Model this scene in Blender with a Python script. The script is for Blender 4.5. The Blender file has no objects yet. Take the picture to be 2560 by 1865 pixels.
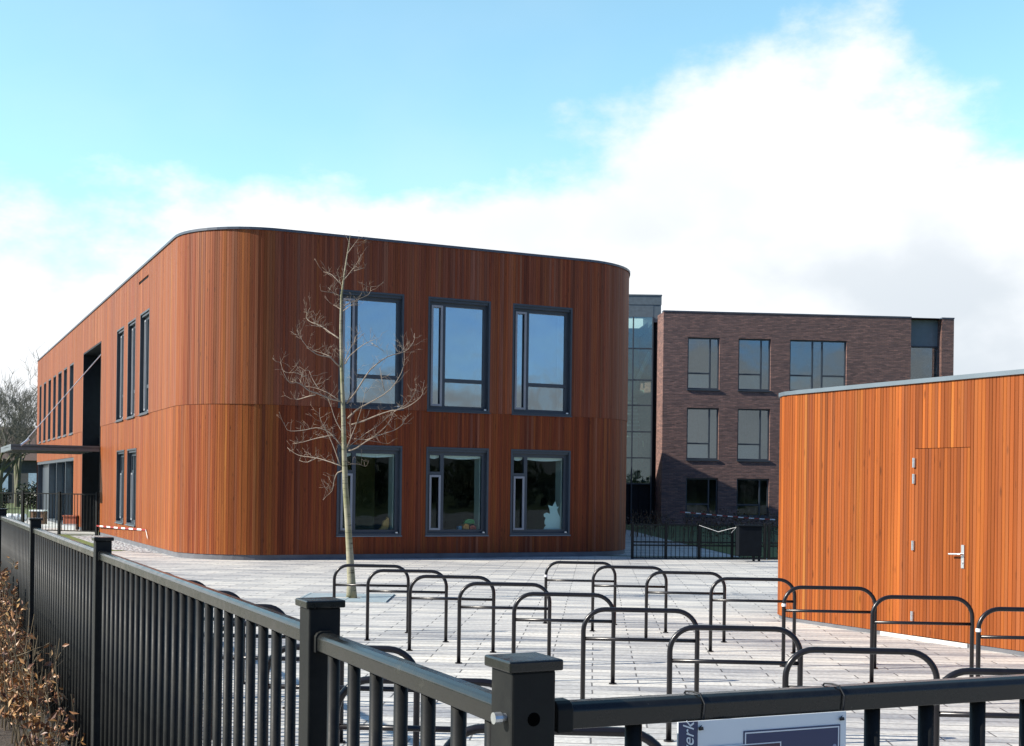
import bpy, math, random
from mathutils import Vector, Matrix
random.seed(7)
R = math.radians
scene = bpy.context.scene
col = scene.collection

# ------------------------------------------------------------------ camera, sky, sun, exposure
ROLL = 0.013
EYE = 1.68
cam_d = bpy.data.cameras.new('camera')
cam = bpy.data.objects.new('camera', cam_d)
col.objects.link(cam)
cr, sr = math.cos(ROLL), math.sin(ROLL)
cam.matrix_world = Matrix(((cr, -sr, 0, 0), (0, 0, -1, 0), (sr, cr, 0, EYE), (0, 0, 0, 1)))
cam_d.sensor_width = 36.0
cam_d.lens = 36.0 * 3100 / 2560
cam_d.shift_y = (1221.4 - 932.5) / 2560
cam_d.clip_start = 0.05
cam_d.clip_end = 5000
scene.camera = cam

SUN_EL = R(31)
SXY = Vector((-0.965, -0.235)).normalized()
SUN_DIR = Vector((SXY.x * math.cos(SUN_EL), SXY.y * math.cos(SUN_EL), math.sin(SUN_EL)))
sun_d = bpy.data.lights.new('sun', 'SUN')
sun_d.energy = 5.0
sun_d.angle = R(0.5)
sun_d.color = (1.0, 0.93, 0.82)
sun = bpy.data.objects.new('sun', sun_d)
col.objects.link(sun)
sun.rotation_euler = (-SUN_DIR).to_track_quat('-Z', 'Y').to_euler()
sun.location = (-40, -15, 40)

scene.view_settings.view_transform = 'Standard'
scene.view_settings.look = 'None'
scene.view_settings.gamma = 1.0
scene.view_settings.exposure = 0.82


def make_world():
    w = bpy.data.worlds.new('World')
    scene.world = w
    w.use_nodes = True
    nt = w.node_tree
    nt.nodes.clear()
    N = nt.nodes.new
    L = nt.links.new
    out = N('ShaderNodeOutputWorld')
    bg = N('ShaderNodeBackground')
    L(bg.outputs[0], out.inputs[0])
    sky = N('ShaderNodeTexSky')
    sky.sky_type = 'NISHITA'
    sky.sun_disc = False
    sky.sun_elevation = SUN_EL
    sky.sun_rotation = math.atan2(SXY.x, SXY.y)
    sky.air_density = 1.0
    sky.dust_density = 0.3
    sky.ozone_density = 1.5
    bg.inputs[1].default_value = 0.125
    tc = N('ShaderNodeTexCoord')
    sep = N('ShaderNodeSeparateXYZ')
    L(tc.outputs['Generated'], sep.inputs[0])

    def rng(sock, a, b, c, d, smooth=True):
        m = N('ShaderNodeMapRange')
        m.interpolation_type = 'SMOOTHSTEP' if smooth else 'LINEAR'
        L(sock, m.inputs[0])
        for i, v in enumerate((a, b, c, d)):
            m.inputs[i + 1].default_value = v
        return m.outputs[0]

    def mth(op, a, b=None):
        m = N('ShaderNodeMath')
        m.operation = op
        for i, v in enumerate((a, b)):
            if v is None:
                continue
            if isinstance(v, (int, float)):
                m.inputs[i].default_value = v
            else:
                L(v, m.inputs[i])
        return m.outputs[0]
    mp = N('ShaderNodeMapping')
    L(tc.outputs['Generated'], mp.inputs[0])
    mp.inputs['Scale'].default_value = (1.0, 1.0, 1.7)
    mp.inputs['Location'].default_value = (0.37, 0.1, 0.02)
    n1 = N('ShaderNodeTexNoise')
    n1.inputs['Scale'].default_value = 6.0
    n1.inputs['Detail'].default_value = 9.0
    n1.inputs['Roughness'].default_value = 0.60
    L(mp.outputs[0], n1.inputs['Vector'])
    n3 = N('ShaderNodeTexNoise')
    n3.inputs['Scale'].default_value = 2.2
    n3.inputs['Detail'].default_value = 6.0
    L(mp.outputs[0], n3.inputs['Vector'])
    # height of the cloud bank above the horizon, changing with bearing
    right = mth('ADD', rng(sep.outputs[0], -0.27, 0.0, 0.0, 0.064), rng(sep.outputs[0], -0.02, 0.22, 0.0, 0.064))
    far_right = rng(sep.outputs[0], 0.24, 0.38, 0.0, -0.055)
    front = rng(sep.outputs[1], -0.1, 0.5, 0.055, 0.219)
    bank = mth('ADD', mth('ADD', right, far_right), front)
    d = mth('DIVIDE', mth('SUBTRACT', bank, sep.outputs[2]), 0.06)
    nz = mth('MULTIPLY', mth('SUBTRACT', n1.outputs[0], 0.5), 4.6)
    m = rng(mth('ADD', d, nz), -0.1, 1.15, 0.0, 1.0)
    # thin high veil
    veil = mth('MULTIPLY', rng(n3.outputs[0], 0.42, 0.75, 0.0, 0.35), rng(sep.outputs[2], 0.05, 0.35, 1.0, 0.35))
    mask = mth('MAXIMUM', m, veil)
    # cloud body: white with pale blue-grey undersides lower right
    mp2 = N('ShaderNodeMapping')
    L(tc.outputs['Generated'], mp2.inputs[0])
    mp2.inputs['Scale'].default_value = (1.0, 1.0, 1.6)
    n2 = N('ShaderNodeTexNoise')
    n2.inputs['Scale'].default_value = 4.5
    n2.inputs['Detail'].default_value = 7.0
    n2.inputs['Roughness'].default_value = 0.5
    L(mp2.outputs[0], n2.inputs['Vector'])
    shade = mth('MULTIPLY', rng(n2.outputs[0], 0.40, 0.64, 0.0, 1.0), rng(sep.outputs[0], -0.4, 0.36, 0.25, 1.0))
    shade = mth('MULTIPLY', shade, rng(sep.outputs[2], 0.12, 0.36, 1.0, 0.2))
    cc = N('ShaderNodeMixRGB')
    L(shade, cc.inputs[0])
    cc.inputs[1].default_value = (5.3, 5.4, 5.5, 1)
    cc.inputs[2].default_value = (3.5, 3.8, 4.1, 1)
    hue = N('ShaderNodeMixRGB')
    hue.blend_type = 'MULTIPLY'
    hue.inputs[0].default_value = 1.0
    L(sky.outputs[0], hue.inputs[1])
    gain = N('ShaderNodeCombineColor')
    for i, v in enumerate((1.16, 1.42, 1.22)):
        L(rng(sep.outputs[1], -0.3, 0.75, (0.35, 0.51, 0.72)[i], v), gain.inputs[i])
    L(gain.outputs[0], hue.inputs[2])
    dim = N('ShaderNodeVectorMath')
    dim.operation = 'SCALE'
    L(cc.outputs[0], dim.inputs[0])
    L(rng(sep.outputs[1], -0.3, 0.6, 0.42, 1.0), dim.inputs['Scale'])
    mx = N('ShaderNodeMixRGB')
    L(mask, mx.inputs[0])
    L(hue.outputs[0], mx.inputs[1])
    L(dim.outputs[0], mx.inputs[2])
    L(mx.outputs[0], bg.inputs[0])


make_world()

# ------------------------------------------------------------------ helpers


class MB:
    """collects faces in world coordinates, builds ONE mesh object"""

    def __init__(self):
        self.v = []
        self.f = []
        self.c = []

    def vert(self, p):
        self.v.append((p[0], p[1], p[2]))
        return len(self.v) - 1

    def face(self, pts, c=None):
        self.f.append([self.vert(p) for p in pts])
        self.c.append(c or (0.5, 0.5, 0.5))

    def facei(self, idx, c=None):
        self.f.append(list(idx))
        self.c.append(c or (0.5, 0.5, 0.5))

    def hexa(self, b, t, c=None):
        """b, t: 4 bottom and 4 top points, same order"""
        i = [self.vert(p) for p in list(b) + list(t)]
        for q in ((3, 2, 1, 0), (4, 5, 6, 7), (0, 1, 5, 4), (1, 2, 6, 5), (2, 3, 7, 6), (3, 0, 4, 7)):
            self.facei([i[k] for k in q], c)

    def box(self, x0, x1, y0, y1, z0, z1, c=None):
        q = ((x0, y0), (x1, y0), (x1, y1), (x0, y1))
        self.hexa([(x, y, z0) for x, y in q], [(x, y, z1) for x, y in q], c)

    def lbox(self, fr, s0, s1, o0, o1, z0, z1, c=None):
        """box in a wall frame: s along, o outward, z up"""
        q = ((s0, o1), (s1, o1), (s1, o0), (s0, o0))
        self.hexa([fr.p(s, o, z0) for s, o in q], [fr.p(s, o, z1) for s, o in q], c)

    def ring(self, fr, s0, s1, z0, z1, w, o0, o1, c=None):
        self.lbox(fr, s0, s1, o0, o1, z1 - w, z1, c)
        self.lbox(fr, s0, s1, o0, o1, z0, z0 + w, c)
        self.lbox(fr, s0, s0 + w, o0, o1, z0 + w, z1 - w, c)
        self.lbox(fr, s1 - w, s1, o0, o1, z0 + w, z1 - w, c)

    def tube(self, pts, rad, sides=8, cap=True, c=None):
        pts = [Vector(p) for p in pts]
        n = len(pts)
        rads = rad if isinstance(rad, (list, tuple)) else [rad] * n
        rings = []
        t0 = (pts[1] - pts[0]).normalized()
        up = Vector((0, 0, 1)) if abs(t0.z) < 0.9 else Vector((1, 0, 0))
        a = t0.cross(up).normalized()
        for k in range(n):
            if k == 0:
                t = t0
            elif k == n - 1:
                t = (pts[k] - pts[k - 1]).normalized()
            else:
                t = ((pts[k] - pts[k - 1]).normalized() + (pts[k + 1] - pts[k]).normalized())
                t = t.normalized() if t.length > 1e-6 else t0
            a = (a - t * a.dot(t))
            a = a.normalized() if a.length > 1e-6 else t.orthogonal().normalized()
            b = t.cross(a)
            rings.append([self.vert(pts[k] + (a * math.cos(2 * math.pi * j / sides) + b * math.sin(2 * math.pi * j / sides)) * rads[k]) for j in range(sides)])
        for k in range(n - 1):
            for j in range(sides):
                j2 = (j + 1) % sides
                self.facei((rings[k][j], rings[k][j2], rings[k + 1][j2], rings[k + 1][j]), c)
        if cap:
            self.facei(rings[0][::-1], c)
            self.facei(rings[-1], c)

    def prism(self, prof, p0, p1, side, c=None):
        """profile [(a, z)] swept from p0 to p1; side = horizontal unit vector for a"""
        ia = [self.vert((p0[0] + side[0] * a, p0[1] + side[1] * a, p0[2] + z)) for a, z in prof]
        ib = [self.vert((p1[0] + side[0] * a, p1[1] + side[1] * a, p1[2] + z)) for a, z in prof]
        n = len(prof)
        for k in range(n):
            k2 = (k + 1) % n
            self.facei((ia[k], ia[k2], ib[k2], ib[k]), c)
        self.facei(ia[::-1], c)
        self.facei(ib, c)

    def build(self, name, mat, parent=None, smooth=False, colors=False, bevel=0.0, fixn=True):
        off = Vector((0, 0, 0))
        q = parent
        while q is not None:
            off += q.location
            q = q.parent
        me = bpy.data.meshes.new(name)
        me.from_pydata([(x - off.x, y - off.y, z - off.z) for x, y, z in self.v], [], self.f)
        if colors:
            at = me.color_attributes.new('Col', 'FLOAT_COLOR', 'CORNER')
            k = 0
            for fi, f in enumerate(self.f):
                cc = self.c[fi]
                for _ in f:
                    at.data[k].color = (cc[0], cc[1], cc[2], 1)
                    k += 1
        me.materials.append(mat)
        if fixn:
            import bmesh
            bm = bmesh.new()
            bm.from_mesh(me)
            bmesh.ops.recalc_face_normals(bm, faces=bm.faces)
            bm.to_mesh(me)
            bm.free()
        if smooth:
            me.polygons.foreach_set('use_smooth', [True] * len(me.polygons))
        o = bpy.data.objects.new(name, me)
        col.objects.link(o)
        if parent is not None:
            o.parent = parent
        if bevel:
            b = o.modifiers.new('bevel', 'BEVEL')
            b.width = bevel
            b.segments = 2
            b.limit_method = 'ANGLE'
        return o


def tag(o, label=None, cat=None, group=None, kind=None):
    for k, v in (('label', label), ('category', cat), ('group', group), ('kind', kind)):
        if v:
            o[k] = v
    return o


def empty(name, loc, label, cat, group=None):
    o = bpy.data.objects.new(name, None)
    col.objects.link(o)
    o.location = loc
    o.empty_display_size = 0.2
    return tag(o, label, cat, group)


def copy_tree(o, parent=None):
    c = o.copy()
    col.objects.link(c)
    c.parent = parent
    for ch in list(o.children):
        copy_tree(ch, c)
    return c


class Frame:
    def __init__(self, o, d):
        self.o = Vector(o).to_2d()
        self.d = Vector(d).to_2d().normalized()
        self.n = Vector((self.d.y, -self.d.x))

    def p(self, s, o, z):
        q = self.o + self.d * s + self.n * o
        return (q.x, q.y, z)

    def s(self, pt):
        return (Vector(pt).to_2d() - self.o).dot(self.d)


class Path:
    """plan outline of straight runs and arcs; outward is on the right of travel"""

    def __init__(self):
        self.seg = []
        self.L = 0

    def line(self, a, b):
        a, b = Vector(a), Vector(b)
        l = (b - a).length
        self.seg.append(('L', self.L, l, a, (b - a).normalized()))
        self.L += l
        return self.L

    def arc(self, a, d, rad, turn):
        """from a, heading d, turning left by turn"""
        a, d = Vector(a), Vector(d).normalized()
        left = Vector((-d.y, d.x))
        c = a + left * rad
        l = rad * turn
        self.seg.append(('A', self.L, l, c, rad, math.atan2((a - c).y, (a - c).x)))
        self.L += l
        e = self.at(self.L)[0]
        return e

    def at(self, s):
        for g in self.seg:
            if s <= g[1] + g[2] + 1e-9 or g is self.seg[-1]:
                t = s - g[1]
                if g[0] == 'L':
                    return g[3] + g[4] * t, Vector((g[4].y, -g[4].x))
                ang = g[5] + t / g[4]
                n = Vector((math.cos(ang), math.sin(ang)))
                return g[3] + n * g[4], n

    def p(self, s, o, z):
        q, n = self.at(s)
        return (q.x + n.x * o, q.y + n.y * o, z)

    def poly(self, step=0.3, o=0.0):
        out = []
        for g in self.seg:
            k = 1 if g[0] == 'L' else max(4, int(g[2] / step))
            for i in range(k):
                q, n = self.at(g[1] + g[2] * i / k + 1e-6)
                out.append((q.x + n.x * o, q.y + n.y * o))
        return out


# ------------------------------------------------------------------ materials


def new_mat(name):
    m = bpy.data.materials.new(name)
    m.use_nodes = True
    nt = m.node_tree
    return m, nt, nt.nodes['Principled BSDF'], nt.nodes.new, nt.links.new


def ramp(nt, stops, sock=None, interp='LINEAR'):
    r = nt.nodes.new('ShaderNodeValToRGB')
    r.color_ramp.interpolation = interp
    e = r.color_ramp.elements
    while len(e) > 1:
        e.remove(e[-1])
    e[0].position = stops[0][0]
    e[0].color = (*stops[0][1], 1)
    for p, c in stops[1:]:
        x = e.new(p)
        x.color = (*c, 1)
    if sock is not None:
        nt.links.new(sock, r.inputs[0])
    return r.outputs[0]


def plain(name, c, rough=0.5, metal=0.0, var=0.15, scale=6.0, spec=0.5, bump=0.0, coat=0.0):
    m, nt, b, N, L = new_mat(name)
    tc = N('ShaderNodeTexCoord')
    n = N('ShaderNodeTexNoise')
    n.inputs['Scale'].default_value = scale
    n.inputs['Detail'].default_value = 6
    L(tc.outputs['Object'], n.inputs['Vector'])
    lo = tuple(max(0, x * (1 - var)) for x in c)
    hi = tuple(min(1, x * (1 + var)) for x in c)
    L(ramp(nt, [(0.3, lo), (0.7, hi)], n.outputs[0]), b.inputs['Base Color'])
    b.inputs['Roughness'].default_value = rough
    b.inputs['Metallic'].default_value = metal
    b.inputs['Specular IOR Level'].default_value = spec
    b.inputs['Coat Weight'].default_value = coat
    if bump:
        bp = N('ShaderNodeBump')
        bp.inputs['Strength'].default_value = bump
        bp.inputs['Distance'].default_value = 0.01
        L(n.outputs[0], bp.inputs['Height'])
        L(bp.outputs[0], b.inputs['Normal'])
    return m


def wood_mat(name, stops, rough=0.5, gray=(0.30, 0.20, 0.165)):
    m, nt, b, N, L = new_mat(name)
    at = N('ShaderNodeAttribute')
    at.attribute_name = 'Col'
    sp = N('ShaderNodeSeparateColor')
    L(at.outputs['Color'], sp.inputs[0])
    tc = N('ShaderNodeTexCoord')
    # shift the grain on every board
    off = N('ShaderNodeVectorMath')
    off.operation = 'MULTIPLY_ADD'
    L(at.outputs['Vector'], off.inputs[0])
    off.inputs[1].default_value = (37, 53, 91)
    L(tc.outputs['Object'], off.inputs[2])
    mp = N('ShaderNodeMapping')
    mp.inputs['Scale'].default_value = (34, 34, 0.9)
    L(off.outputs[0], mp.inputs[0])
    g = N('ShaderNodeTexNoise')
    g.inputs['Scale'].default_value = 1.0
    g.inputs['Detail'].default_value = 5
    L(mp.outputs[0], g.inputs['Vector'])
    mp2 = N('ShaderNodeMapping')
    mp2.inputs['Scale'].default_value = (5, 5, 0.45)
    L(off.outputs[0], mp2.inputs[0])
    g2 = N('ShaderNodeTexNoise')
    g2.inputs['Scale'].default_value = 1.0
    g2.inputs['Detail'].default_value = 3
    L(mp2.outputs[0], g2.inputs['Vector'])

    def mth(op, a, bb):
        x = N('ShaderNodeMath')
        x.operation = op
        for i, v in enumerate((a, bb)):
            if isinstance(v, (int, float)):
                x.inputs[i].default_value = v
            else:
                L(v, x.inputs[i])
        return x.outputs[0]
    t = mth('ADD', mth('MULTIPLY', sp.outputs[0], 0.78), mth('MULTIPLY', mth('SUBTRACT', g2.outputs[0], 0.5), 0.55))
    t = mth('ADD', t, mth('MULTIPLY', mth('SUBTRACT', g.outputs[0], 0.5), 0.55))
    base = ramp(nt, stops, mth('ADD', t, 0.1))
    # knots
    mp3 = N('ShaderNodeMapping')
    mp3.inputs['Scale'].default_value = (9, 9, 2.2)
    L(off.outputs[0], mp3.inputs[0])
    vo = N('ShaderNodeTexVoronoi')
    vo.inputs['Scale'].default_value = 1.0
    L(mp3.outputs[0], vo.inputs['Vector'])
    kn = N('ShaderNodeMapRange')
    L(vo.outputs['Distance'], kn.inputs[0])
    for i, v in enumerate((0.05, 0.16, 0.35, 1.0)):
        kn.inputs[i + 1].default_value = v
    k = N('ShaderNodeMixRGB')
    k.blend_type = 'MULTIPLY'
    k.inputs[0].default_value = 0.8
    L(base, k.inputs[1])
    kc = N('ShaderNodeCombineColor')
    for i in range(3):
        L(kn.outputs[0], kc.inputs[i])
    L(kc.outputs[0], k.inputs[2])
    # weathering, and sky sheen painted on the upper boards (blue channel)
    wx = N('ShaderNodeMixRGB')
    L(mth('MULTIPLY', sp.outputs[2], mth('ADD', g2.outputs[0], 0.35)), wx.inputs[0])
    L(k.outputs[0], wx.inputs[1])
    wx.inputs[2].default_value = (*gray, 1)
    # board-to-board value (green channel)
    vx = N('ShaderNodeMixRGB')
    vx.blend_type = 'MULTIPLY'
    vx.inputs[0].default_value = 1.0
    L(wx.outputs[0], vx.inputs[1])
    vr = N('ShaderNodeMapRange')
    L(sp.outputs[1], vr.inputs[0])
    for i, v in enumerate((0, 1, 0.62, 1.25)):
        vr.inputs[i + 1].default_value = v
    vc = N('ShaderNodeCombineColor')
    for i in range(3):
        L(vr.outputs[0], vc.inputs[i])
    L(vc.outputs[0], vx.inputs[2])
    L(vx.outputs[0], b.inputs['Base Color'])
    b.inputs['Roughness'].default_value = rough
    b.inputs['Specular IOR Level'].default_value = 0.16
    bp = N('ShaderNodeBump')
    bp.inputs['Strength'].default_value = 0.25
    bp.inputs['Distance'].default_value = 0.004
    L(g.outputs[0], bp.inputs['Height'])
    L(bp.outputs[0], b.inputs['Normal'])
    return m


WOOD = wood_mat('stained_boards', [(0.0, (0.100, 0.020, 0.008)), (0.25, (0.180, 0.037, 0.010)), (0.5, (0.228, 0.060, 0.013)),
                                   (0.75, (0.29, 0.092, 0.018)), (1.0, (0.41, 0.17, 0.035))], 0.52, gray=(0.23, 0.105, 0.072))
WOOD_SHED = wood_mat('shed_boards', [(0.0, (0.105, 0.025, 0.010)), (0.25, (0.185, 0.045, 0.009)), (0.5, (0.252, 0.064, 0.012)),
                                     (0.75, (0.315, 0.090, 0.015)), (1.0, (0.43, 0.17, 0.03))], 0.5, gray=(0.17, 0.062, 0.028))
M_BACK = plain('dark_backing', (0.06, 0.02, 0.01), 0.9)
M_SLATE = plain('slate_paint', (0.036, 0.048, 0.062), 0.42, var=0.08)
M_CASE = plain('grey_casement', (0.24, 0.255, 0.28), 0.4, var=0.06)
M_ZINC = plain('zinc_trim', (0.13, 0.165, 0.19), 0.5, metal=0.3, var=0.12, scale=2)
M_RIM = plain('dark_roof_trim', (0.055, 0.07, 0.095), 0.4, var=0.1)
M_PLINTH = plain('concrete_plinth', (0.115, 0.118, 0.13), 0.8, var=0.2, scale=3)
M_BLACKPANEL = plain('black_panel', (0.009, 0.011, 0.015), 0.55, var=0.2, spec=0.2)
M_STEEL = plain('grey_steel', (0.12, 0.15, 0.165), 0.45, metal=0.2, var=0.12)
M_GALV = plain('galvanised', (0.55, 0.57, 0.58), 0.35, metal=0.8, var=0.15, scale=40)
M_PLASTER = plain('pale_plaster', (0.46, 0.54, 0.52), 0.8, var=0.05)
M_ROOM = plain('dark_room', (0.13, 0.13, 0.115), 0.9, var=0.3, scale=0.8)
M_OLIVE = plain('olive_wall', (0.13, 0.125, 0.045), 0.9, var=0.1)
M_WHITE = plain('white_paper', (0.74, 0.80, 0.80), 0.7, var=0.04)
M_RACK = plain('black_rack_paint', (0.009, 0.008, 0.010), 0.28, var=0.2, scale=20, spec=0.4, bump=0.05)


def fence_paint(name, r0, r1, spec):
    m, nt, b, N, L = new_mat(name)
    tc = N('ShaderNodeTexCoord')
    n = N('ShaderNodeTexNoise')
    n.inputs['Scale'].default_value = 14
    n.inputs['Detail'].default_value = 8
    n.inputs['Roughness'].default_value = 0.7
    L(tc.outputs['Object'], n.inputs['Vector'])
    L(ramp(nt, [(0.35, (0.009, 0.010, 0.011)), (0.62, (0.016, 0.017, 0.016)), (0.78, (0.05, 0.05, 0.043))], n.outputs[0]), b.inputs['Base Color'])
    L(ramp(nt, [(0.3, (r0,) * 3), (0.75, (r1,) * 3)], n.outputs[0]), b.inputs['Roughness'])
    b.inputs['Specular IOR Level'].default_value = spec
    n2 = N('ShaderNodeTexNoise')
    n2.inputs['Scale'].default_value = 220
    L(tc.outputs['Object'], n2.inputs['Vector'])
    bp = N('ShaderNodeBump')
    bp.inputs['Strength'].default_value = 0.06
    bp.inputs['Distance'].default_value = 0.002
    L(n2.outputs[0], bp.inputs['Height'])
    L(bp.outputs[0], b.inputs['Normal'])
    return m


M_FENCE = fence_paint('black_fence_paint', 0.42, 0.65, 0.16)
M_RAIL = fence_paint('glossy_rail_paint', 0.10, 0.34, 0.42)


def glass_mat(name, refl, tint, rough=0.0, wav=0.02, ior=1.5):
    m, nt, b, N, L = new_mat(name)
    nt.nodes.remove(b)
    out = nt.nodes['Material Output']
    tr = N('ShaderNodeBsdfTransparent')
    tr.inputs[0].default_value = (*tint, 1)
    gl = N('ShaderNodeBsdfGlossy')
    gl.inputs['Roughness'].default_value = rough
    gl.inputs['Color'].default_value = (0.86, 0.94, 1.0, 1)
    fr = N('ShaderNodeFresnel')
    fr.inputs['IOR'].default_value = ior
    ad = N('ShaderNodeMath')
    ad.operation = 'ADD'
    ad.use_clamp = True
    L(fr.outputs[0], ad.inputs[0])
    ad.inputs[1].default_value = refl
    mx = N('ShaderNodeMixShader')
    L(ad.outputs[0], mx.inputs[0])
    L(tr.outputs[0], mx.inputs[1])
    L(gl.outputs[0], mx.inputs[2])
    L(mx.outputs[0], out.inputs[0])
    if wav:
        tc = N('ShaderNodeTexCoord')
        n = N('ShaderNodeTexNoise')
        n.inputs['Scale'].default_value = 0.9
        L(tc.outputs['Object'], n.inputs['Vector'])
        bp = N('ShaderNodeBump')
        bp.inputs['Strength'].default_value = wav
        bp.inputs['Distance'].default_value = 0.2
        L(n.outputs[0], bp.inputs['Height'])
        L(bp.outputs[0], gl.inputs['Normal'])
    return m


GLASS = glass_mat('coated_glass', 0.42, (0.5, 0.6, 0.6), wav=0.05)
GLASS_LOW = glass_mat('clear_glass', 0.0, (0.90, 0.96, 0.94), ior=1.28)
GLASS2 = glass_mat('brick_window_glass', 0.17, (0.82, 0.88, 0.88))
GLASS3 = glass_mat('curtain_glass', 0.15, (0.72, 0.85, 0.80), ior=1.4)


def paving_mat():
    m, nt, b, N, L = new_mat('grey_pavers')
    tc = N('ShaderNodeTexCoord')
    mp = N('ShaderNodeMapping')
    mp.inputs['Rotation'].default_value = (0, 0, 0.068)
    L(tc.outputs['Object'], mp.inputs[0])
    dist = N('ShaderNodeTexNoise')
    dist.inputs['Scale'].default_value = 1.6
    dist.inputs['Detail'].default_value = 3
    L(mp.outputs[0], dist.inputs['Vector'])
    dm = N('ShaderNodeVectorMath')
    dm.operation = 'MULTIPLY_ADD'
    L(dist.outputs['Color'], dm.inputs[0])
    dm.inputs[1].default_value = (0.03, 0.03, 0)
    L(mp.outputs[0], dm.inputs[2])
    br = N('ShaderNodeTexBrick')
    br.inputs['Scale'].default_value = 1.0
    br.inputs['Brick Width'].default_value = 0.80
    br.inputs['Row Height'].default_value = 0.20
    br.inputs['Mortar Size'].default_value = 0.008
    br.inputs['Mortar Smooth'].default_value = 0.3
    br.inputs['Bias'].default_value = -0.25
    br.inputs['Color1'].default_value = (0.66, 0.64, 0.595, 1)
    br.inputs['Color2'].default_value = (0.41, 0.41, 0.41, 1)
    br.inputs['Mortar'].default_value = (0.17, 0.165, 0.16, 1)
    L(dm.outputs[0], br.inputs['Vector'])
    n = N('ShaderNodeTexNoise')
    n.inputs['Scale'].default_value = 0.55
    n.inputs['Detail'].default_value = 8
    n.inputs['Roughness'].default_value = 0.65
    L(tc.outputs['Object'], n.inputs['Vector'])
    mx = N('ShaderNodeMixRGB')
    mx.blend_type = 'MULTIPLY'
    mx.inputs[0].default_value = 0.9
    L(br.outputs['Color'], mx.inputs[1])
    L(ramp(nt, [(0.3, (0.70, 0.71, 0.74)), (0.5, (0.95, 0.95, 0.94)), (0.7, (1.08, 1.06, 1.02))], n.outputs[0]), mx.inputs[2])
    mps = N('ShaderNodeMapping')
    mps.inputs['Scale'].default_value = (0.45, 2.6, 1)
    L(mp.outputs[0], mps.inputs[0])
    ns = N('ShaderNodeTexNoise')
    ns.inputs['Scale'].default_value = 1.0
    ns.inputs['Detail'].default_value = 5
    L(mps.outputs[0], ns.inputs['Vector'])
    mx0 = N('ShaderNodeMixRGB')
    mx0.blend_type = 'MULTIPLY'
    mx0.inputs[0].default_value = 1.0
    L(mx.outputs[0], mx0.inputs[1])
    L(ramp(nt, [(0.36, (0.55, 0.57, 0.62)), (0.50, (0.93, 0.93, 0.93)), (0.7, (1.05, 1.04, 1.0))], ns.outputs[0]), mx0.inputs[2])
    mx = mx0
    n2 = N('ShaderNodeTexNoise')
    n2.inputs['Scale'].default_value = 24
    n2.inputs['Detail'].default_value = 6
    L(tc.outputs['Object'], n2.inputs['Vector'])
    mx2 = N('ShaderNodeMixRGB')
    mx2.blend_type = 'MULTIPLY'
    mx2.inputs[0].default_value = 0.75
    L(mx.outputs[0], mx2.inputs[1])
    L(ramp(nt, [(0.3, (0.72, 0.72, 0.72)), (0.6, (1.05, 1.05, 1.05))], n2.outputs[0]), mx2.inputs[2])
    L(mx2.outputs[0], b.inputs['Base Color'])
    b.inputs['Roughness'].default_value = 0.75
    bp = N('ShaderNodeBump')
    bp.inputs['Strength'].default_value = 0.6
    bp.inputs['Distance'].default_value = 0.012
    ad = N('ShaderNodeMath')
    ad.operation = 'MULTIPLY_ADD'
    L(n2.outputs[0], ad.inputs[0])
    ad.inputs[1].default_value = 0.5
    inv = N('ShaderNodeMath')
    inv.operation = 'SUBTRACT'
    inv.inputs[0].default_value = 1.0
    L(br.outputs['Fac'], inv.inputs[1])
    L(inv.outputs[0], ad.inputs[2])
    L(ad.outputs[0], bp.inputs['Height'])
    L(bp.outputs[0], b.inputs['Normal'])
    return m


def brick_mat():
    m, nt, b, N, L = new_mat('purple_brown_brick')
    tc = N('ShaderNodeTexCoord')
    sp = N('ShaderNodeSeparateXYZ')
    L(tc.outputs['Object'], sp.inputs[0])
    ad = N('ShaderNodeMath')
    L(sp.outputs[0], ad.inputs[0])
    L(sp.outputs[1], ad.inputs[1])
    cb = N('ShaderNodeCombineXYZ')
    L(ad.outputs[0], cb.inputs[0])
    L(sp.outputs[2], cb.inputs[1])
    br = N('ShaderNodeTexBrick')
    br.inputs['Scale'].default_value = 1.0
    br.inputs['Brick Width'].default_value = 0.26
    br.inputs['Row Height'].default_value = 0.07
    br.inputs['Mortar Size'].default_value = 0.009
    br.inputs['Color1'].default_value = (0.265, 0.150, 0.120, 1)
    br.inputs['Color2'].default_value = (0.140, 0.084, 0.074, 1)
    br.inputs['Mortar'].default_value = (0.11, 0.085, 0.082, 1)
    L(cb.outputs[0], br.inputs['Vector'])
    mp = N('ShaderNodeMapping')
    mp.inputs['Scale'].default_value = (1.6, 9.0, 1)
    L(cb.outputs[0], mp.inputs[0])
    n = N('ShaderNodeTexNoise')
    n.inputs['Scale'].default_value = 1.0
    n.inputs['Detail'].default_value = 6
    n.inputs['Roughness'].default_value = 0.7
    L(mp.outputs[0], n.inputs['Vector'])
    mx = N('ShaderNodeMixRGB')
    mx.blend_type = 'MULTIPLY'
    mx.inputs[0].default_value = 1
    L(br.outputs[0], mx.inputs[1])
    L(ramp(nt, [(0.3, (0.68, 0.67, 0.72)), (0.55, (1.05, 1.02, 1.02)), (0.74, (1.55, 1.42, 1.38))], n.outputs[0]), mx.inputs[2])
    L(mx.outputs[0], b.inputs['Base Color'])
    b.inputs['Roughness'].default_value = 0.6
    bp = N('ShaderNodeBump')
    bp.inputs['Strength'].default_value = 0.8
    bp.inputs['Distance'].default_value = 0.03
    a2 = N('ShaderNodeMath')
    a2.operation = 'SUBTRACT'
    L(n.outputs[0], a2.inputs[0])
    L(br.outputs['Fac'], a2.inputs[1])
    L(a2.outputs[0], bp.inputs['Height'])
    L(bp.outputs[0], b.inputs['Normal'])
    return m


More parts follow.
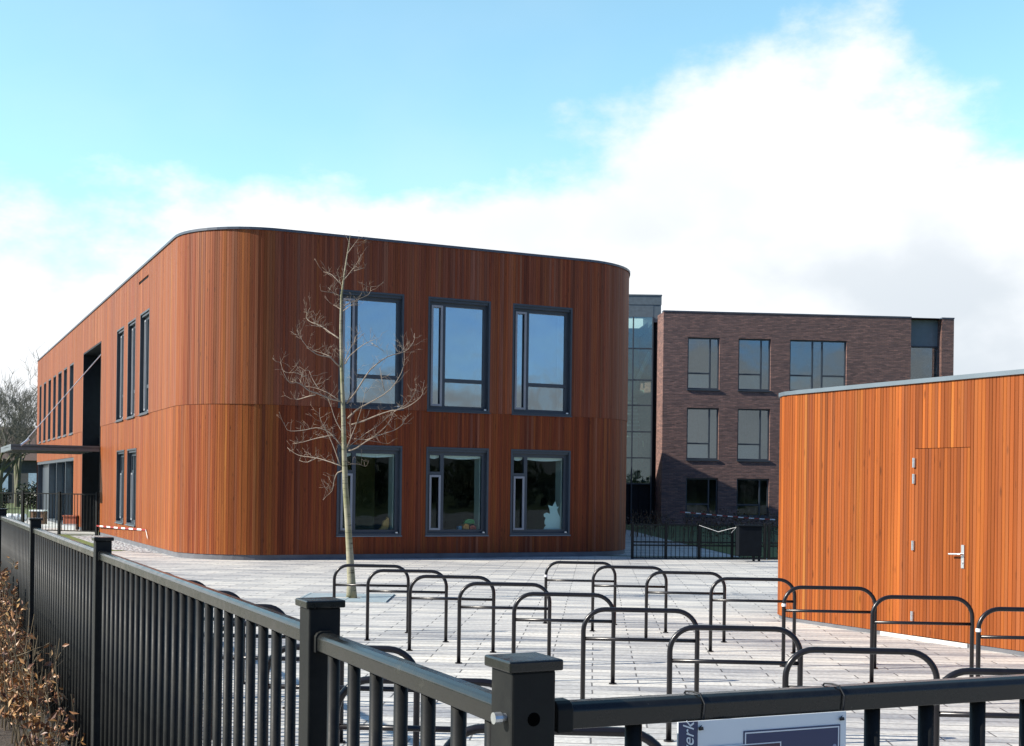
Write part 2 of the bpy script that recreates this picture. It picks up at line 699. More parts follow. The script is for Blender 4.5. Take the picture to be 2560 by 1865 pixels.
def ground_mat(name, stops, scale, bump=0.3, rough=0.9, dist=0.03):
    m, nt, b, N, L = new_mat(name)
    tc = N('ShaderNodeTexCoord')
    n = N('ShaderNodeTexNoise')
    n.inputs['Scale'].default_value = scale
    n.inputs['Detail'].default_value = 10
    n.inputs['Roughness'].default_value = 0.7
    L(tc.outputs['Object'], n.inputs['Vector'])
    L(ramp(nt, stops, n.outputs[0]), b.inputs['Base Color'])
    b.inputs['Roughness'].default_value = rough
    bp = N('ShaderNodeBump')
    bp.inputs['Strength'].default_value = bump
    bp.inputs['Distance'].default_value = dist
    L(n.outputs[0], bp.inputs['Height'])
    L(bp.outputs[0], b.inputs['Normal'])
    return m


def gravel_mat():
    m, nt, b, N, L = new_mat('grey_gravel')
    tc = N('ShaderNodeTexCoord')
    v = N('ShaderNodeTexVoronoi')
    v.inputs['Scale'].default_value = 14
    L(tc.outputs['Object'], v.inputs['Vector'])
    L(ramp(nt, [(0.0, (0.16, 0.17, 0.18)), (0.5, (0.36, 0.37, 0.38)), (1.0, (0.62, 0.62, 0.60))], v.outputs['Color']), b.inputs['Base Color'])
    bp = N('ShaderNodeBump')
    bp.inputs['Strength'].default_value = 1
    bp.inputs['Distance'].default_value = 0.05
    bp.invert = True
    L(v.outputs['Distance'], bp.inputs['Height'])
    L(bp.outputs[0], b.inputs['Normal'])
    b.inputs['Roughness'].default_value = 0.9
    return m


def bark_mat(name, base, dark, green=None, zs=26):
    m, nt, b, N, L = new_mat(name)
    tc = N('ShaderNodeTexCoord')
    mp = N('ShaderNodeMapping')
    mp.inputs['Scale'].default_value = (5, 5, zs)
    L(tc.outputs['Object'], mp.inputs[0])
    n = N('ShaderNodeTexNoise')
    n.inputs['Scale'].default_value = 1
    n.inputs['Detail'].default_value = 4
    L(mp.outputs[0], n.inputs['Vector'])
    c = ramp(nt, [(0.32, dark), (0.42, base), (0.7, tuple(min(1, x * 1.15) for x in base))], n.outputs[0])
    if green:
        n2 = N('ShaderNodeTexNoise')
        n2.inputs['Scale'].default_value = 2.4
        L(tc.outputs['Object'], n2.inputs['Vector'])
        mx = N('ShaderNodeMixRGB')
        f = N('ShaderNodeMapRange')
        L(n2.outputs[0], f.inputs[0])
        for i, v in enumerate((0.45, 0.7, 0, 0.75)):
            f.inputs[i + 1].default_value = v
        L(f.outputs[0], mx.inputs[0])
        L(c, mx.inputs[1])
        mx.inputs[2].default_value = (*green, 1)
        c = mx.outputs[0]
    L(c, b.inputs['Base Color'])
    b.inputs['Roughness'].default_value = 0.85
    return m


M_PAVE = paving_mat()
M_BRICK = brick_mat()
M_GRASS = ground_mat('grass', [(0.3, (0.05, 0.075, 0.015)), (0.55, (0.13, 0.16, 0.035)), (0.75, (0.22, 0.22, 0.07))], 9, 0.8)
M_FIELD = ground_mat('field', [(0.3, (0.055, 0.08, 0.025)), (0.6, (0.10, 0.13, 0.04)), (0.8, (0.16, 0.16, 0.07))], 0.6, 0.5)
M_SAND = ground_mat('sandy_path', [(0.3, (0.28, 0.25, 0.20)), (0.6, (0.45, 0.41, 0.33)), (0.8, (0.58, 0.54, 0.45))], 5, 0.5)
M_SOIL = ground_mat('soil', [(0.3, (0.03, 0.022, 0.016)), (0.7, (0.09, 0.065, 0.045))], 8, 1.0)
M_KERB = plain('kerb_concrete', (0.36, 0.40, 0.44), 0.8, var=0.15, scale=8)
M_GRAVEL = gravel_mat()
M_BARK = bark_mat('young_bark', (0.25, 0.235, 0.165), (0.045, 0.038, 0.03), (0.125, 0.14, 0.04), 34)
M_TWIG = bark_mat('twig_bark', (0.245, 0.20, 0.155), (0.12, 0.10, 0.075), None, 5)
M_FARBARK = bark_mat('far_bark', (0.10, 0.095, 0.06), (0.07, 0.065, 0.05), (0.13, 0.15, 0.06), 3)
M_FARTWIG = plain('far_twigs', (0.11, 0.11, 0.09), 0.9, var=0.25)
M_STEM = plain('hedge_stem', (0.15, 0.115, 0.065), 0.8, var=0.3, scale=12)


def leaf_mat(name, stops):
    m, nt, b, N, L = new_mat(name)
    at = N('ShaderNodeAttribute')
    at.attribute_name = 'Col'
    sp = N('ShaderNodeSeparateColor')
    L(at.outputs['Color'], sp.inputs[0])
    L(ramp(nt, stops, sp.outputs[0]), b.inputs['Base Color'])
    b.inputs['Roughness'].default_value = 0.5
    return m


M_BEECH = leaf_mat('dry_beech_leaf', [(0.0, (0.07, 0.02, 0.010)), (0.45, (0.20, 0.08, 0.026)), (0.8, (0.38, 0.20, 0.065)), (1.0, (0.52, 0.36, 0.17))])
M_LEAF = leaf_mat('dark_leaf', [(0.0, (0.012, 0.022, 0.012)), (0.6, (0.035, 0.055, 0.025)), (1.0, (0.07, 0.085, 0.04))])
M_BROWNHEDGE = leaf_mat('brown_hedge_leaf', [(0.0, (0.045, 0.022, 0.014)), (0.6, (0.11, 0.055, 0.03)), (1.0, (0.20, 0.12, 0.06))])


def stripe_mat(name, a, b_, period):
    m, nt, b, N, L = new_mat(name)
    at = N('ShaderNodeAttribute')
    at.attribute_name = 'Col'
    sp = N('ShaderNodeSeparateColor')
    L(at.outputs['Color'], sp.inputs[0])
    L(ramp(nt, [(0.0, a), (0.5, b_)], sp.outputs[0], 'CONSTANT'), b.inputs['Base Color'])
    b.inputs['Roughness'].default_value = 0.4
    return m


M_TAPE = stripe_mat('barrier_tape', (0.30, 0.022, 0.02), (0.80, 0.80, 0.78), 1)

# ------------------------------------------------------------------ ground
F_O, F_D = Vector((0, 30.2044)), Vector((0.9102, 0.4142))
L_D = Vector((0.4399, -0.8980))           # along the left wall, towards the camera
L_END = Vector((-22.45, 58.546))
CORNER = Vector((-7.007, 27.016))


def sheet(name, pts, z, mat, kind='structure', thick=0.0):
    m = MB()
    m.face([(x, y, z) for x, y in pts])
    if thick:
        n = len(pts)
        for i in range(n):
            a, b = pts[i], pts[(i + 1) % n]
            m.face([(a[0], a[1], z - thick), (b[0], b[1], z - thick), (b[0], b[1], z), (a[0], a[1], z)])
    o = m.build(name, mat)
    for p in o.data.polygons:
        if abs(p.normal.z) > 0.9 and p.normal.z < 0:
            o.data.flip_normals()
            break
    return tag(o, kind=kind)


sheet('ground', [(-900, -500), (900, -500), (900, 1500), (-900, 1500)], 0.0, M_FIELD)
FN = Vector((-L_D.y, L_D.x))               # to the right of the fence (plaza side): (0.898,0.44)


def fence_pt(t, off=0.0):
    """t metres back along the left fence from its corner post, off metres to the plaza side"""
    q = Vector((0.022, 1.992)) - L_D * t + FN * off
    return q


a = fence_pt(-8, 0.05)
b_ = fence_pt(31.6, 0.05)
sheet('plaza', [(a.x, a.y), (60, -14), (60, 31.6), (-8.9, 31.2), (-9.74, 30.6), (b_.x, b_.y)], 0.006, M_PAVE)
sheet('path', [(2.0, 31.6), (5.85, 31.6), (5.5, 38), (4.4, 62), (1.5, 62)], 0.010, M_PAVE)
b2 = fence_pt(46, 0.05)
sheet('gravel_strip', [(-8.55, 29.95), (-8.2, 30.3), (-12.7, 39.5), (-13.25, 39.9), (-13.95, 39.15), (-9.95, 31.0)], 0.012, M_GRAVEL)
g0 = fence_pt(31.7, 0.1)
g1 = fence_pt(43, 0.1)
sheet('lawn', [(g0.x, g0.y), (-9.74, 30.63), (-9.60, 30.95), (-9.97, 31.05), (-13.97, 39.2), (-14.4, 40.1), (g1.x, g1.y)], 0.014, M_GRASS)
sheet('lawn', [(5.9, 31.62), (30, 31.62), (30, 39), (5.5, 39)], 0.012, M_GRASS)
sheet('terrace', [(-13.3, 40.2), (-21.6, 58.6), (-34, 60), (-25, 41)], 0.008, M_PAVE)
s0, s1 = fence_pt(-6, -0.62), fence_pt(60, -0.62)
s2, s3 = fence_pt(60, -4.0), fence_pt(-6, -4.0)
sheet('sandy_path', [(s0.x, s0.y), (s1.x, s1.y), (s2.x, s2.y), (s3.x, s3.y)], 0.008, M_SAND)
s0, s1 = fence_pt(-6, -0.5), fence_pt(60, -0.5)
s2, s3 = fence_pt(60, 0.05), fence_pt(-6, 0.05)
sheet('planting_bed', [(s0.x, s0.y), (s3.x, s3.y), (s2.x, s2.y), (s1.x, s1.y)], 0.010, M_SOIL)
m = MB()
for k in range(60):
    p0, p1 = fence_pt(-6 + k * 1.0 + 0.004), fence_pt(-5 + k * 1.0)
    m.prism([(-0.62, -0.05), (-0.5, -0.05), (-0.5, 0.065), (-0.515, 0.075), (-0.605, 0.075), (-0.62, 0.065)], (p0.x, p0.y, 0), (p1.x, p1.y, 0), FN)
tag(m.build('kerb', M_KERB), kind='structure')

# ------------------------------------------------------------------ wood cladding


def boards(mb, path, s0, s1, tiers, opens, width=0.095, rnd=None, mean=lambda s: 0.5, dev=0.17):
    rnd = rnd or random
    cuts = {round(s0, 4), round(s1, 4)}
    for o in opens:
        for c in (o[0], o[1]):
            if s0 < c < s1:
                cuts.add(round(c, 4))
    cuts = sorted(cuts)
    edges = []
    for a, b in zip(cuts, cuts[1:]):
        n = max(1, int(round((b - a) / width)))
        w = [rnd.uniform(0.85, 1.15) for _ in range(n)]
        t = sum(w)
        acc = a
        for x in w:
            edges.append((acc, acc + (b - a) * x / t))
            acc += (b - a) * x / t
    hue = mean(s0)
    for a, b in edges:
        mid = (a + b) / 2
        for (z0, z1, off, wth_sheen) in tiers:
            if rnd.random() < 0.5:
                hue = min(1, max(0, rnd.gauss(mean(mid), dev)))
            c0 = (min(1, max(0, hue + rnd.gauss(0, 0.07))), min(1, max(0, rnd.gauss(0.55, 0.2))), min(0.7, max(0, wth_sheen * rnd.uniform(0.4, 1.3) + (rnd.uniform(0.15, 0.45) if rnd.random() < 0.14 else 0))))
            ints = [(z0, z1)]
            for (oa, ob, za, zb) in opens:
                if oa - 1e-4 < mid < ob + 1e-4:
                    nn = []
                    for (p, q) in ints:
                        if zb <= p or za >= q:
                            nn.append((p, q))
                        else:
                            if za > p:
                                nn.append((p, za))
                            if zb < q:
                                nn.append((zb, q))
                    ints = nn
            jit = rnd.uniform(0, 0.004)
            g = 0.0010
            for (p, q) in ints:
                P = path.p
                f = off + jit
                A, B = a + g, b - g
                k = 0.003
                # front, two bevels, two sides, ends
                mb.face([P(A + k, f, p), P(B - k, f, p), P(B - k, f, q), P(A + k, f, q)], c0)
                mb.face([P(A, f - k, p), P(A + k, f, p), P(A + k, f, q), P(A, f - k, q)], c0)
                mb.face([P(B - k, f, p), P(B, f - k, p), P(B, f - k, q), P(B - k, f, q)], c0)
                mb.face([P(A, f - 0.022, p), P(A, f - k, p), P(A, f - k, q), P(A, f - 0.022, q)], c0)
                mb.face([P(B, f - k, p), P(B, f - 0.022, p), P(B, f - 0.022, q), P(B, f - k, q)], c0)
                mb.face([P(A, f - 0.022, q), P(A + k, f, q), P(B - k, f, q), P(B, f - 0.022, q)], c0)
                mb.face([P(A, f - 0.022, p), P(B, f - 0.022, p), P(B - k, f, p), P(A + k, f, p)], c0)


def backing(mb, path, s0, s1, z0, z1, opens, o, step=0.25):
    cuts = {s0, s1}
    for q in opens:
        for c in (q[0], q[1]):
            if s0 < c < s1:
                cuts.add(c)
    cuts = sorted(cuts)
    fine = []
    for a, b in zip(cuts, cuts[1:]):
        n = max(1, int((b - a) / step))
        fine += [(a + (b - a) * i / n, a + (b - a) * (i + 1) / n) for i in range(n)]
    for a, b in fine:
        mid = (a + b) / 2
        ints = [(z0, z1)]
        for (oa, ob, za, zb) in opens:
            if oa < mid < ob:
                nn = []
                for (p, q) in ints:
                    if zb <= p or za >= q:
                        nn.append((p, q))
                    else:
                        if za > p:
                            nn.append((p, za))
                        if zb < q:
                            nn.append((zb, q))
                ints = nn
        for p, q in ints:
            mb.face([path.p(a, o, p), path.p(b, o, p), path.p(b, o, q), path.p(a, o, q)])


def strip(mb, path, s0, s1, o0, o1, z0, z1, step=0.25):
    n = max(1, int((s1 - s0) / step))
    prev = None
    for i in range(n + 1):
        s = s0 + (s1 - s0) * i / n
        cur = [mb.vert(path.p(s, o, z)) for o, z in ((o0, z0), (o1, z0), (o1, z1), (o0, z1))]
        if prev:
            for k in range(4):
                k2 = (k + 1) % 4
                mb.facei((prev[k], prev[k2], cur[k2], cur[k]))
        else:
            mb.facei(cur[::-1])
        prev = cur
    mb.facei(prev)


# ------------------------------------------------------------------ windows


def window(parent, fr, s0, s1, z0, z1, style, mat=None, glass=None, inside=True):
    mat = mat or M_SLATE
    glass = glass or GLASS
    w, h = s1 - s0, z1 - z0
    m = MB()
    m.ring(fr, s0, s1, z0, z1, 0.045, -0.13, 0.016)
    m.lbox(fr, s0 + 0.045, s1 - 0.045, -0.13, -0.02, z1 - 0.105, z1 - 0.045)   # head box of the sun screen
    a, b, c, d = s0 + 0.045, s1 - 0.045, z0 + 0.045, z1 - 0.105
    fw = 0.085
    m.ring(fr, a, b, c, d, fw, -0.20, -0.10)
    mu = s0 + w * 0.275
    m.lbox(fr, mu - 0.045, mu + 0.045, -0.198, -0.102, c + fw, d - fw)
    cz0, cz1 = c + fw, d - fw
    if style == 'upper':
        zt = z0 + h * 0.275
        m.lbox(fr, mu + 0.045, b - fw, -0.196, -0.104, zt - 0.045, zt + 0.045)
    else:
        zt = z0 + h * 0.70
        m.lbox(fr, a + fw, mu - 0.045, -0.196, -0.104, zt - 0.045, zt + 0.045)
        cz1 = zt - 0.045
    wf = m.build('window', mat, parent)
    p = MB()
    p.lbox(fr, a + fw - 0.01, b - fw + 0.01, -0.158, -0.150, c + fw - 0.01, d - fw + 0.01)
    p.build('pane', glass, wf)
    k = MB()
    k.ring(fr, a + fw - 0.012, mu - 0.035, cz0 - 0.012, cz1 + 0.012, 0.05, -0.11, -0.075)
    k.build('casement', M_CASE, wf)
    k = MB()
    k.lbox(fr, s0 - 0.01, s1 + 0.01, -0.10, 0.05, z0 - 0.028, z0 - 0.002)
    k.build('sill', M_ZINC if style != 'upper' else mat, wf)
    k = MB()
    k.lbox(fr, s1 - 0.14, s1 - 0.085, -0.02, 0.01, z0 + 0.05, z0 + 0.08)
    k.build('fixing', M_GALV, wf)
    if inside:
        k = MB()
        k.lbox(fr, b - fw - 0.02, b - fw + 0.06, -0.52, -0.21, c, d)
        k.lbox(fr, a, b - fw - 0.022, -0.52, -0.21, d - fw + 0.02, d)
        k.lbox(fr, a, b - fw - 0.022, -0.52, -0.21, c, c + fw - 0.015)
        k.build('reveal_lining', M_PLASTER, wf)
        if style == 'lower':
            n = 12
            for (q0, q1) in ((a + fw, mu - 0.045), (mu + 0.045, b - fw)):
                k = MB()
                for i in range(n):
                    t0, t1 = i / n, (i + 1) / n
                    dz0 = 0.05 + 0.035 * math.sin(math.pi * t0)
                    dz1 = 0.05 + 0.035 * math.sin(math.pi * t1)
                    A, B = q0 + (q1 - q0) * t0, q0 + (q1 - q0) * t1
                    k.hexa([fr.p(A, -0.20, d - fw - dz0), fr.p(B, -0.20, d - fw - dz1), fr.p(B, -0.205, d - fw - dz1), fr.p(A, -0.205, d - fw - dz0)],
                           [fr.p(A, -0.20, d - fw + 0.01), fr.p(B, -0.20, d - fw + 0.01), fr.p(B, -0.205, d - fw + 0.01), fr.p(A, -0.205, d - fw + 0.01)])
                k.build('blind', M_WHITE, wf)
    return wf


# ------------------------------------------------------------------ main building
SEAM, TOP = 3.49, 7.38
Z_UB, Z_UH, Z_LB, Z_LH = 3.50, 6.19, 0.55, 2.64
mp = Path()
T = 2.0 * math.tan(R(88.4) / 2)
c_in = CORNER - L_D * T
mp.line(L_END, c_in)
S_L = mp.L
e = mp.arc(c_in, L_D, 2.0, R(88.4))
S_F0 = mp.L
f_end = F_O + F_D * (1.763 / 0.9102)
mp.line(e, f_end)
S_F1 = mp.L
e2 = mp.arc(f_end, F_D, 2.145, R(62.6))
S_R0 = mp.L
mp.line(e2, (4.1, 57.0))
S_R1 = mp.L
mp.line((4.1, 57.0), (-8.0, 62.0))
mp.line((-8.0, 62.0), L_END)

school = empty('school_building', (-7.0, 30.0, 0), 'two storey school clad in dark stained vertical boards with rounded corners', 'building')
LF = Frame(L_END, L_D)
FF = Frame(e - F_D * S_F0, F_D)            # s runs on with the path


def fs(x):
    return FF.s(F_O + F_D * (x / 0.9102))


def ls(x, y):
    return LF.s((x, y))


W_F = [(fs(-4.008), fs(-2.583)), (fs(-2.034), fs(-0.573)), (fs(-0.038), fs(1.445))]
W_LU = [(ls(-11.711, 36.618), ls(-11.125, 35.424)), (ls(-10.825, 34.811), ls(-10.255, 33.646)), (ls(-9.937, 32.997), ls(-9.322, 31.741))]
W_LL = [(ls(-11.607, 36.408), ls(-11.002, 35.172)), (ls(-10.766, 34.690), ls(-10.104, 33.338))]
W_FAR = [(ls(x0, y0), ls(x1, y1)) for x0, y0, x1, y1 in ((-21.987, 57.599, -21.58, 56.768), (-21.142, 55.873, -20.675, 54.92), (-20.264, 54.082, -19.768, 53.069),
         (-19.385, 52.286, -18.921, 51.339), (-18.562, 50.605, -18.025, 49.509), (-17.707, 48.861, -17.222, 47.87), (-16.832, 47.075, -16.308, 46.005))]
REC = (ls(-15.06, 43.46), ls(-13.13, 39.50), 0.0, 6.22)
GLZ = (0.02, ls(-16.19, 45.76), 0.0, 2.63)
VENT = (ls(-10.068, 33.266), ls(-9.413, 31.927), 7.00, 7.075)
opens = [(a, b, Z_UB, Z_UH) for a, b in W_F] + [(a, b, Z_LB, Z_LH) for a, b in W_F]
opens += [(a, b, Z_UB, Z_UH) for a, b in W_LU] + [(a, b, Z_LB, Z_LH) for a, b in W_LL]
opens += [(a, b, Z_UB, Z_UH - 0.03) for a, b in W_FAR] + [REC, GLZ, VENT]
rb = random.Random(21)
m = MB()
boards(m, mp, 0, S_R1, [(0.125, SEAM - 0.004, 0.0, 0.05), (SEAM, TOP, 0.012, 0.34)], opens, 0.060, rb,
       mean=lambda s: 0.52 if s < S_F0 - 0.15 else 0.20, dev=0.13)  # front boards a redder batch, darkened further to deepen the facade's shade
boards(m, mp, S_R1, mp.L, [(0.125, TOP, 0.0, 0.2)], [], 0.3, rb)
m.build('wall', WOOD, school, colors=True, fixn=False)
m = MB()
backing(m, mp, 0, mp.L, 0.0, TOP, opens, -0.03)
m.build('wall_backing', M_BACK, school)
m = MB()
strip(m, mp, GLZ[1], REC[0], -0.05, -0.012, 0.0, 0.122)
strip(m, mp, REC[1], mp.L, -0.05, -0.012, 0.0, 0.122)
m.build('plinth', M_PLINTH, school)
m = MB()
strip(m, mp, 0, mp.L - 0.01, -0.25, 0.045, TOP, TOP + 0.055)
m.face([(x, y, TOP + 0.02) for x, y in mp.poly(0.3, -0.2)])
m.build('roof', M_RIM, school)
# rooms behind the windows
m = MB()
inner = mp.poly(0.3, -0.5)
for z in (0.03, 3.05, 3.3, 7.1):
    m.face([(x, y, z) for x, y in inner])
for q in (fs(-5.0), fs(1.9)):
    m.lbox(FF, q, q + 0.1, -7, -0.6, 0.04, 7.0)
m.lbox(FF, fs(-5.4), fs(2.2), -7.2, -7.0, 0.04, 7.0)
m.lbox(LF, 2.0, S_L - 1.0, -6.2, -6.0, 0.04, 7.0)
m.build('interior', M_ROOM, school)
m = MB()
m.lbox(FF, fs(-4.6), fs(-2.2), -3.4, -3.3, 0.05, 3.0)
m.build('partition', M_OLIVE, school)
for a, b in W_F:
    window(school, FF, a, b, Z_UB, Z_UH, 'upper')
for a, b in W_F:
    window(school, FF, a, b, Z_LB, Z_LH, 'lower', glass=GLASS_LOW)
for a, b in W_LU:
    window(school, LF, a, b, Z_UB, Z_UH, 'upper', inside=False)
for a, b in W_LL:
    window(school, LF, a, b, Z_LB, Z_LH, 'lower', glass=GLASS_LOW, inside=False)
for a, b in W_FAR:
    m = MB()
    m.ring(LF, a, b, Z_UB, Z_UH - 0.03, 0.06, -0.16, 0.008)
    wf = m.build('window', M_SLATE, school)
    m = MB()
    m.lbox(LF, a + 0.05, b - 0.05, -0.13, -0.12, Z_UB + 0.05, Z_UH - 0.08)
    m.build('pane', GLASS, wf)
    m = MB()
    m.lbox(LF, a - 0.01, b + 0.01, -0.1, 0.05, Z_UB - 0.026, Z_UB - 0.002)
    m.build('sill', M_ZINC, wf)
m = MB()
m.lbox(LF, VENT[0], VENT[1], -0.1, -0.04, VENT[2], VENT[3])
for k in range(3):
    m.lbox(LF, VENT[0], VENT[1], -0.04, -0.004, VENT[2] + 0.002 + k * 0.025, VENT[2] + 0.012 + k * 0.025)
m.build('vent', M_BLACKPANEL, school)
# tall dark entrance recess
m = MB()
a, b, z0, z1 = REC
m.lbox(LF, a, b, -1.1, -1.0, 0.0, z1)
m.lbox(LF, a + 0.001, a + 0.06, -1.0, 0.02, 0.02, z1 - 0.002)
m.lbox(LF, b - 0.06, b - 0.001, -1.0, 0.02, 0.02, z1 - 0.002)
m.lbox(LF, a + 0.06, b - 0.06, -1.0, 0.02, z1 - 0.06, z1 - 0.003)
for k in range(1, 4):
    s = a + (b - a) * k / 4
    m.lbox(LF, s - 0.03, s + 0.03, -1.0, -0.93, 0.02, z1 - 0.06)
m.lbox(LF, a + 0.06, b - 0.06, -0.998, -0.94, 2.3, 2.42)
en = m.build('entrance_recess', M_BLACKPANEL, school)
m = MB()
m.lbox(LF, a + 0.06, b - 0.06, -0.985, -0.975, 0.04, z1 - 0.1)
m.build('pane', GLASS3, en)
# canopy over the entrance
CZ = 2.68
m = MB()
a2, b2_ = a - 0.05, b + 0.02
m.lbox(LF, a2, b2_, 0.03, 2.66, CZ + 0.09, CZ + 0.13)
m.lbox(LF, b2_ - 0.07, b2_, 0.03, 2.66, CZ, CZ + 0.18)
m.lbox(LF, a2, a2 + 0.07, 0.03, 2.66, CZ, CZ + 0.18)
m.lbox(LF, a2 + 0.07, b2_ - 0.07, 2.58, 2.66, CZ + 0.001, CZ + 0.179)
for k in range(1, 5):
    s = a2 + (b2_ - a2) * k / 5
    m.lbox(LF, s - 0.03, s + 0.03, 0.03, 2.58, CZ + 0.02, CZ + 0.09)
can = m.build('canopy', M_STEEL, school)
for s in (b2_ - 0.035,):
    m = MB()
    m.tube([LF.p(s, 0.0, 5.8), LF.p(s, 2.3, CZ + 0.2)], 0.014, 8)
    m.tube([LF.p(s, 2.12, CZ + 0.34), LF.p(s, 2.38, CZ + 0.13)], 0.045, 8)
    m.build('tie_rod', M_GALV, can)
# glazed corner on the ground floor, far end
a, b, z0, z1 = GLZ
m = MB()
m.lbox(LF, a, b, -0.5, -0.02, z1 - 0.12, z1 - 0.002)
for s in (a, a + 4.9, a + 7.9, a + 11.1, b - 0.13):
    m.lbox(LF, s, s + 0.12, -0.35, -0.05, 0.02, z1 - 0.12)
m.lbox(LF, a + 0.12, a + 4.9, -0.3, -0.25, 0.02, z1 - 0.12)
m.lbox(LF, a + 5.02, b - 0.13, -0.34, -0.06, 0.015, 0.12)
gz = m.build('shopfront', M_SLATE, school)
m = MB()
m.lbox(LF, a + 5.0, b - 0.1, -0.28, -0.27, 0.1, z1 - 0.12)
m.build('pane', GLASS_LOW, gz)
m = MB()
m.lbox(LF, a + 11.25, b - 0.15, -0.30, -0.29, 1.80, z1 - 0.14)
m.build('blind', M_WHITE, gz)

# things standing in the ground-floor windows


def flat_thing(name, fr, pts, s, o, z, sc, mat, label, cat, th=0.012):
    m = MB()
    fr_pts = [fr.p(s + x * sc, o, z + y * sc) for x, y in pts]
    bk = [fr.p(s + x * sc, o - th, z + y * sc) for x, y in pts]
    m.face(fr_pts)
    m.face(bk[::-1])
    n = len(pts)
    for i in range(n):
        j = (i + 1) % n
        m.face([fr_pts[i], bk[i], bk[j], fr_pts[j]])
    return tag(m.build(name, mat), label, cat)


sil = [(0.0, 0.0), (0.38, 0.0), (0.37, 0.24), (0.34, 0.30), (0.31, 0.36), (0.305, 0.41), (0.345, 0.465), (0.295, 0.455), (0.255, 0.57), (0.195, 0.47),
       (0.095, 0.49), (0.13, 0.40), (0.14, 0.335), (0.125, 0.31), (0.10, 0.335), (0.06, 0.34), (0.0, 0.31), (0.005, 0.26), (0.045, 0.235), (0.02, 0.17),
       (0.02, 0.11), (0.055, 0.085), (0.02, 0.05)]
sil_m = plain('pale_cutout_card', (0.62, 0.78, 0.80), 0.7, var=0.03)
w3 = W_F[2]
flat_thing('paper_cutout', FF, sil, w3[1] - 0.60, -0.24, Z_LB + 0.125, 1.23, sil_m, 'pale paper cutout of a crowned figure standing in the ground floor window', 'cutout')
toy_c = {'red': (0.5, 0.03, 0.02), 'green': (0.02, 0.22, 0.06), 'orange': (0.6, 0.22, 0.03), 'blue': (0.04, 0.22, 0.4), 'yellow': (0.6, 0.42, 0.04)}
w2 = W_F[1]
for i, (cn, ds, dz, ww, hh) in enumerate((('blue', -0.66, 0.125, 0.09, 0.09), ('orange', -0.54, 0.125, 0.16, 0.14), ('red', -0.36, 0.125, 0.16, 0.10), ('green', -0.50, 0.27, 0.26, 0.11))):
    m = MB()
    q = w2[1] + ds
    n = 9
    prof = [(0.5 + 0.5 * math.cos(math.pi * k / n), math.sin(math.pi * k / n)) for k in range(n + 1)]
    pts = [(q + ww * x, Z_LB + dz + hh * (0.45 + 0.55 * y)) for x, y in prof] + [(q, Z_LB + dz), (q + ww, Z_LB + dz)]
    A = [FF.p(s, -0.25, z) for s, z in pts]
    B = [FF.p(s, -0.37, z) for s, z in pts]
    m.face(A)
    m.face(B[::-1])
    for k in range(len(A)):
        j = (k + 1) % len(A)
        m.face([A[k], B[k], B[j], A[j]])
    tag(m.build('toy', plain('toy_' + cn, toy_c[cn], 0.4)),
        {'blue': 'small blue toy at the left of the toys in the middle lower window', 'orange': 'orange toy under the green one in the middle lower window',
         'red': 'red toy at the right of the toys in the middle lower window', 'green': 'green toy on top of the toys in the middle lower window'}[cn], 'toy', 'toys on the middle window sill')
w1 = W_F[0]
flat_thing('toy', FF, [(0, 0), (0.2, 0), (0.24, 0.12), (0.23, 0.26), (0.19, 0.30), (0.17, 0.24), (0.10, 0.20), (0.07, 0.08)], w1[1] - 0.44, -0.27, Z_LB + 0.125, 1.0,
           plain('toy_tan', (0.5, 0.27, 0.08), 0.7), 'orange brown soft toy in the corner of the window behind the young tree', 'toy', 0.09)

# ------------------------------------------------------------------ barrier tapes


def tape(pts, w, label, seg=0.35, pale=False):
    m = MB()
    pts = [Vector(p) for p in pts]
    k = 0
    for a, b in zip(pts, pts[1:]):
        l = (b - a).length
        n = max(1, int(round(l / seg)))
        for i in range(n):
            p, q = a.lerp(b, i / n), a.lerp(b, (i + 1) / n)
            c = (0.8, 0, 0) if (k % 2 or pale) else (0.2, 0, 0)
            k += 1
            side = Vector((-(q - p).y, (q - p).x, 0))
            side = side.normalized() * 0.002 if side.length > 1e-6 else Vector((0.002, 0, 0))
            d = Vector((0, 0, w / 2))
            m.hexa([p - d - side, q - d - side, q - d + side, p - d + side], [p + d - side, q + d - side, q + d + side, p + d + side], c)
    return tag(m.build('barrier_tape', M_TAPE, colors=True), label, 'tape')


q1 = LF.p(ls(-9.35, 31.8), 0.03, 0.50)
tape([(-13.15, 39.3, 0.33), LF.p(ls(-11.3, 35.8), 0.06, 0.40), q1, LF.p(ls(-9.2, 31.45), 0.05, 0.30)], 0.045, 'red and white barrier tape stretched low along the sunlit boarded wall', 0.62)

# ------------------------------------------------------------------ brick building
BF = Frame((7.22, 59.2583 + 0.0888 * 7.22), (1, 0.0888))
brick = empty('brick_building', (14, 60.5, 0), 'three storey purple brown brick building behind the wooden shed', 'building')


def bs(x):
    return (x - 7.22) * math.hypot(1, 0.0888)


BH = 10.32
ROWS = [(6.61, 9.12), (3.21, 5.71), (0.47, 2.31)]
BW = [(bs(8.416), bs(9.988)), (bs(10.914), bs(12.517))]
bopen = [(a, b, z0, z1) for a, b in BW for z0, z1 in ROWS]
W3 = (bs(13.461), bs(16.3))
bopen += [(W3[0], W3[1], z0, z1) for z0, z1 in ROWS]
RC = (bs(19.532), bs(21.095), 0.0, BH)
bopen.append(RC)
BEND = bs(21.706)


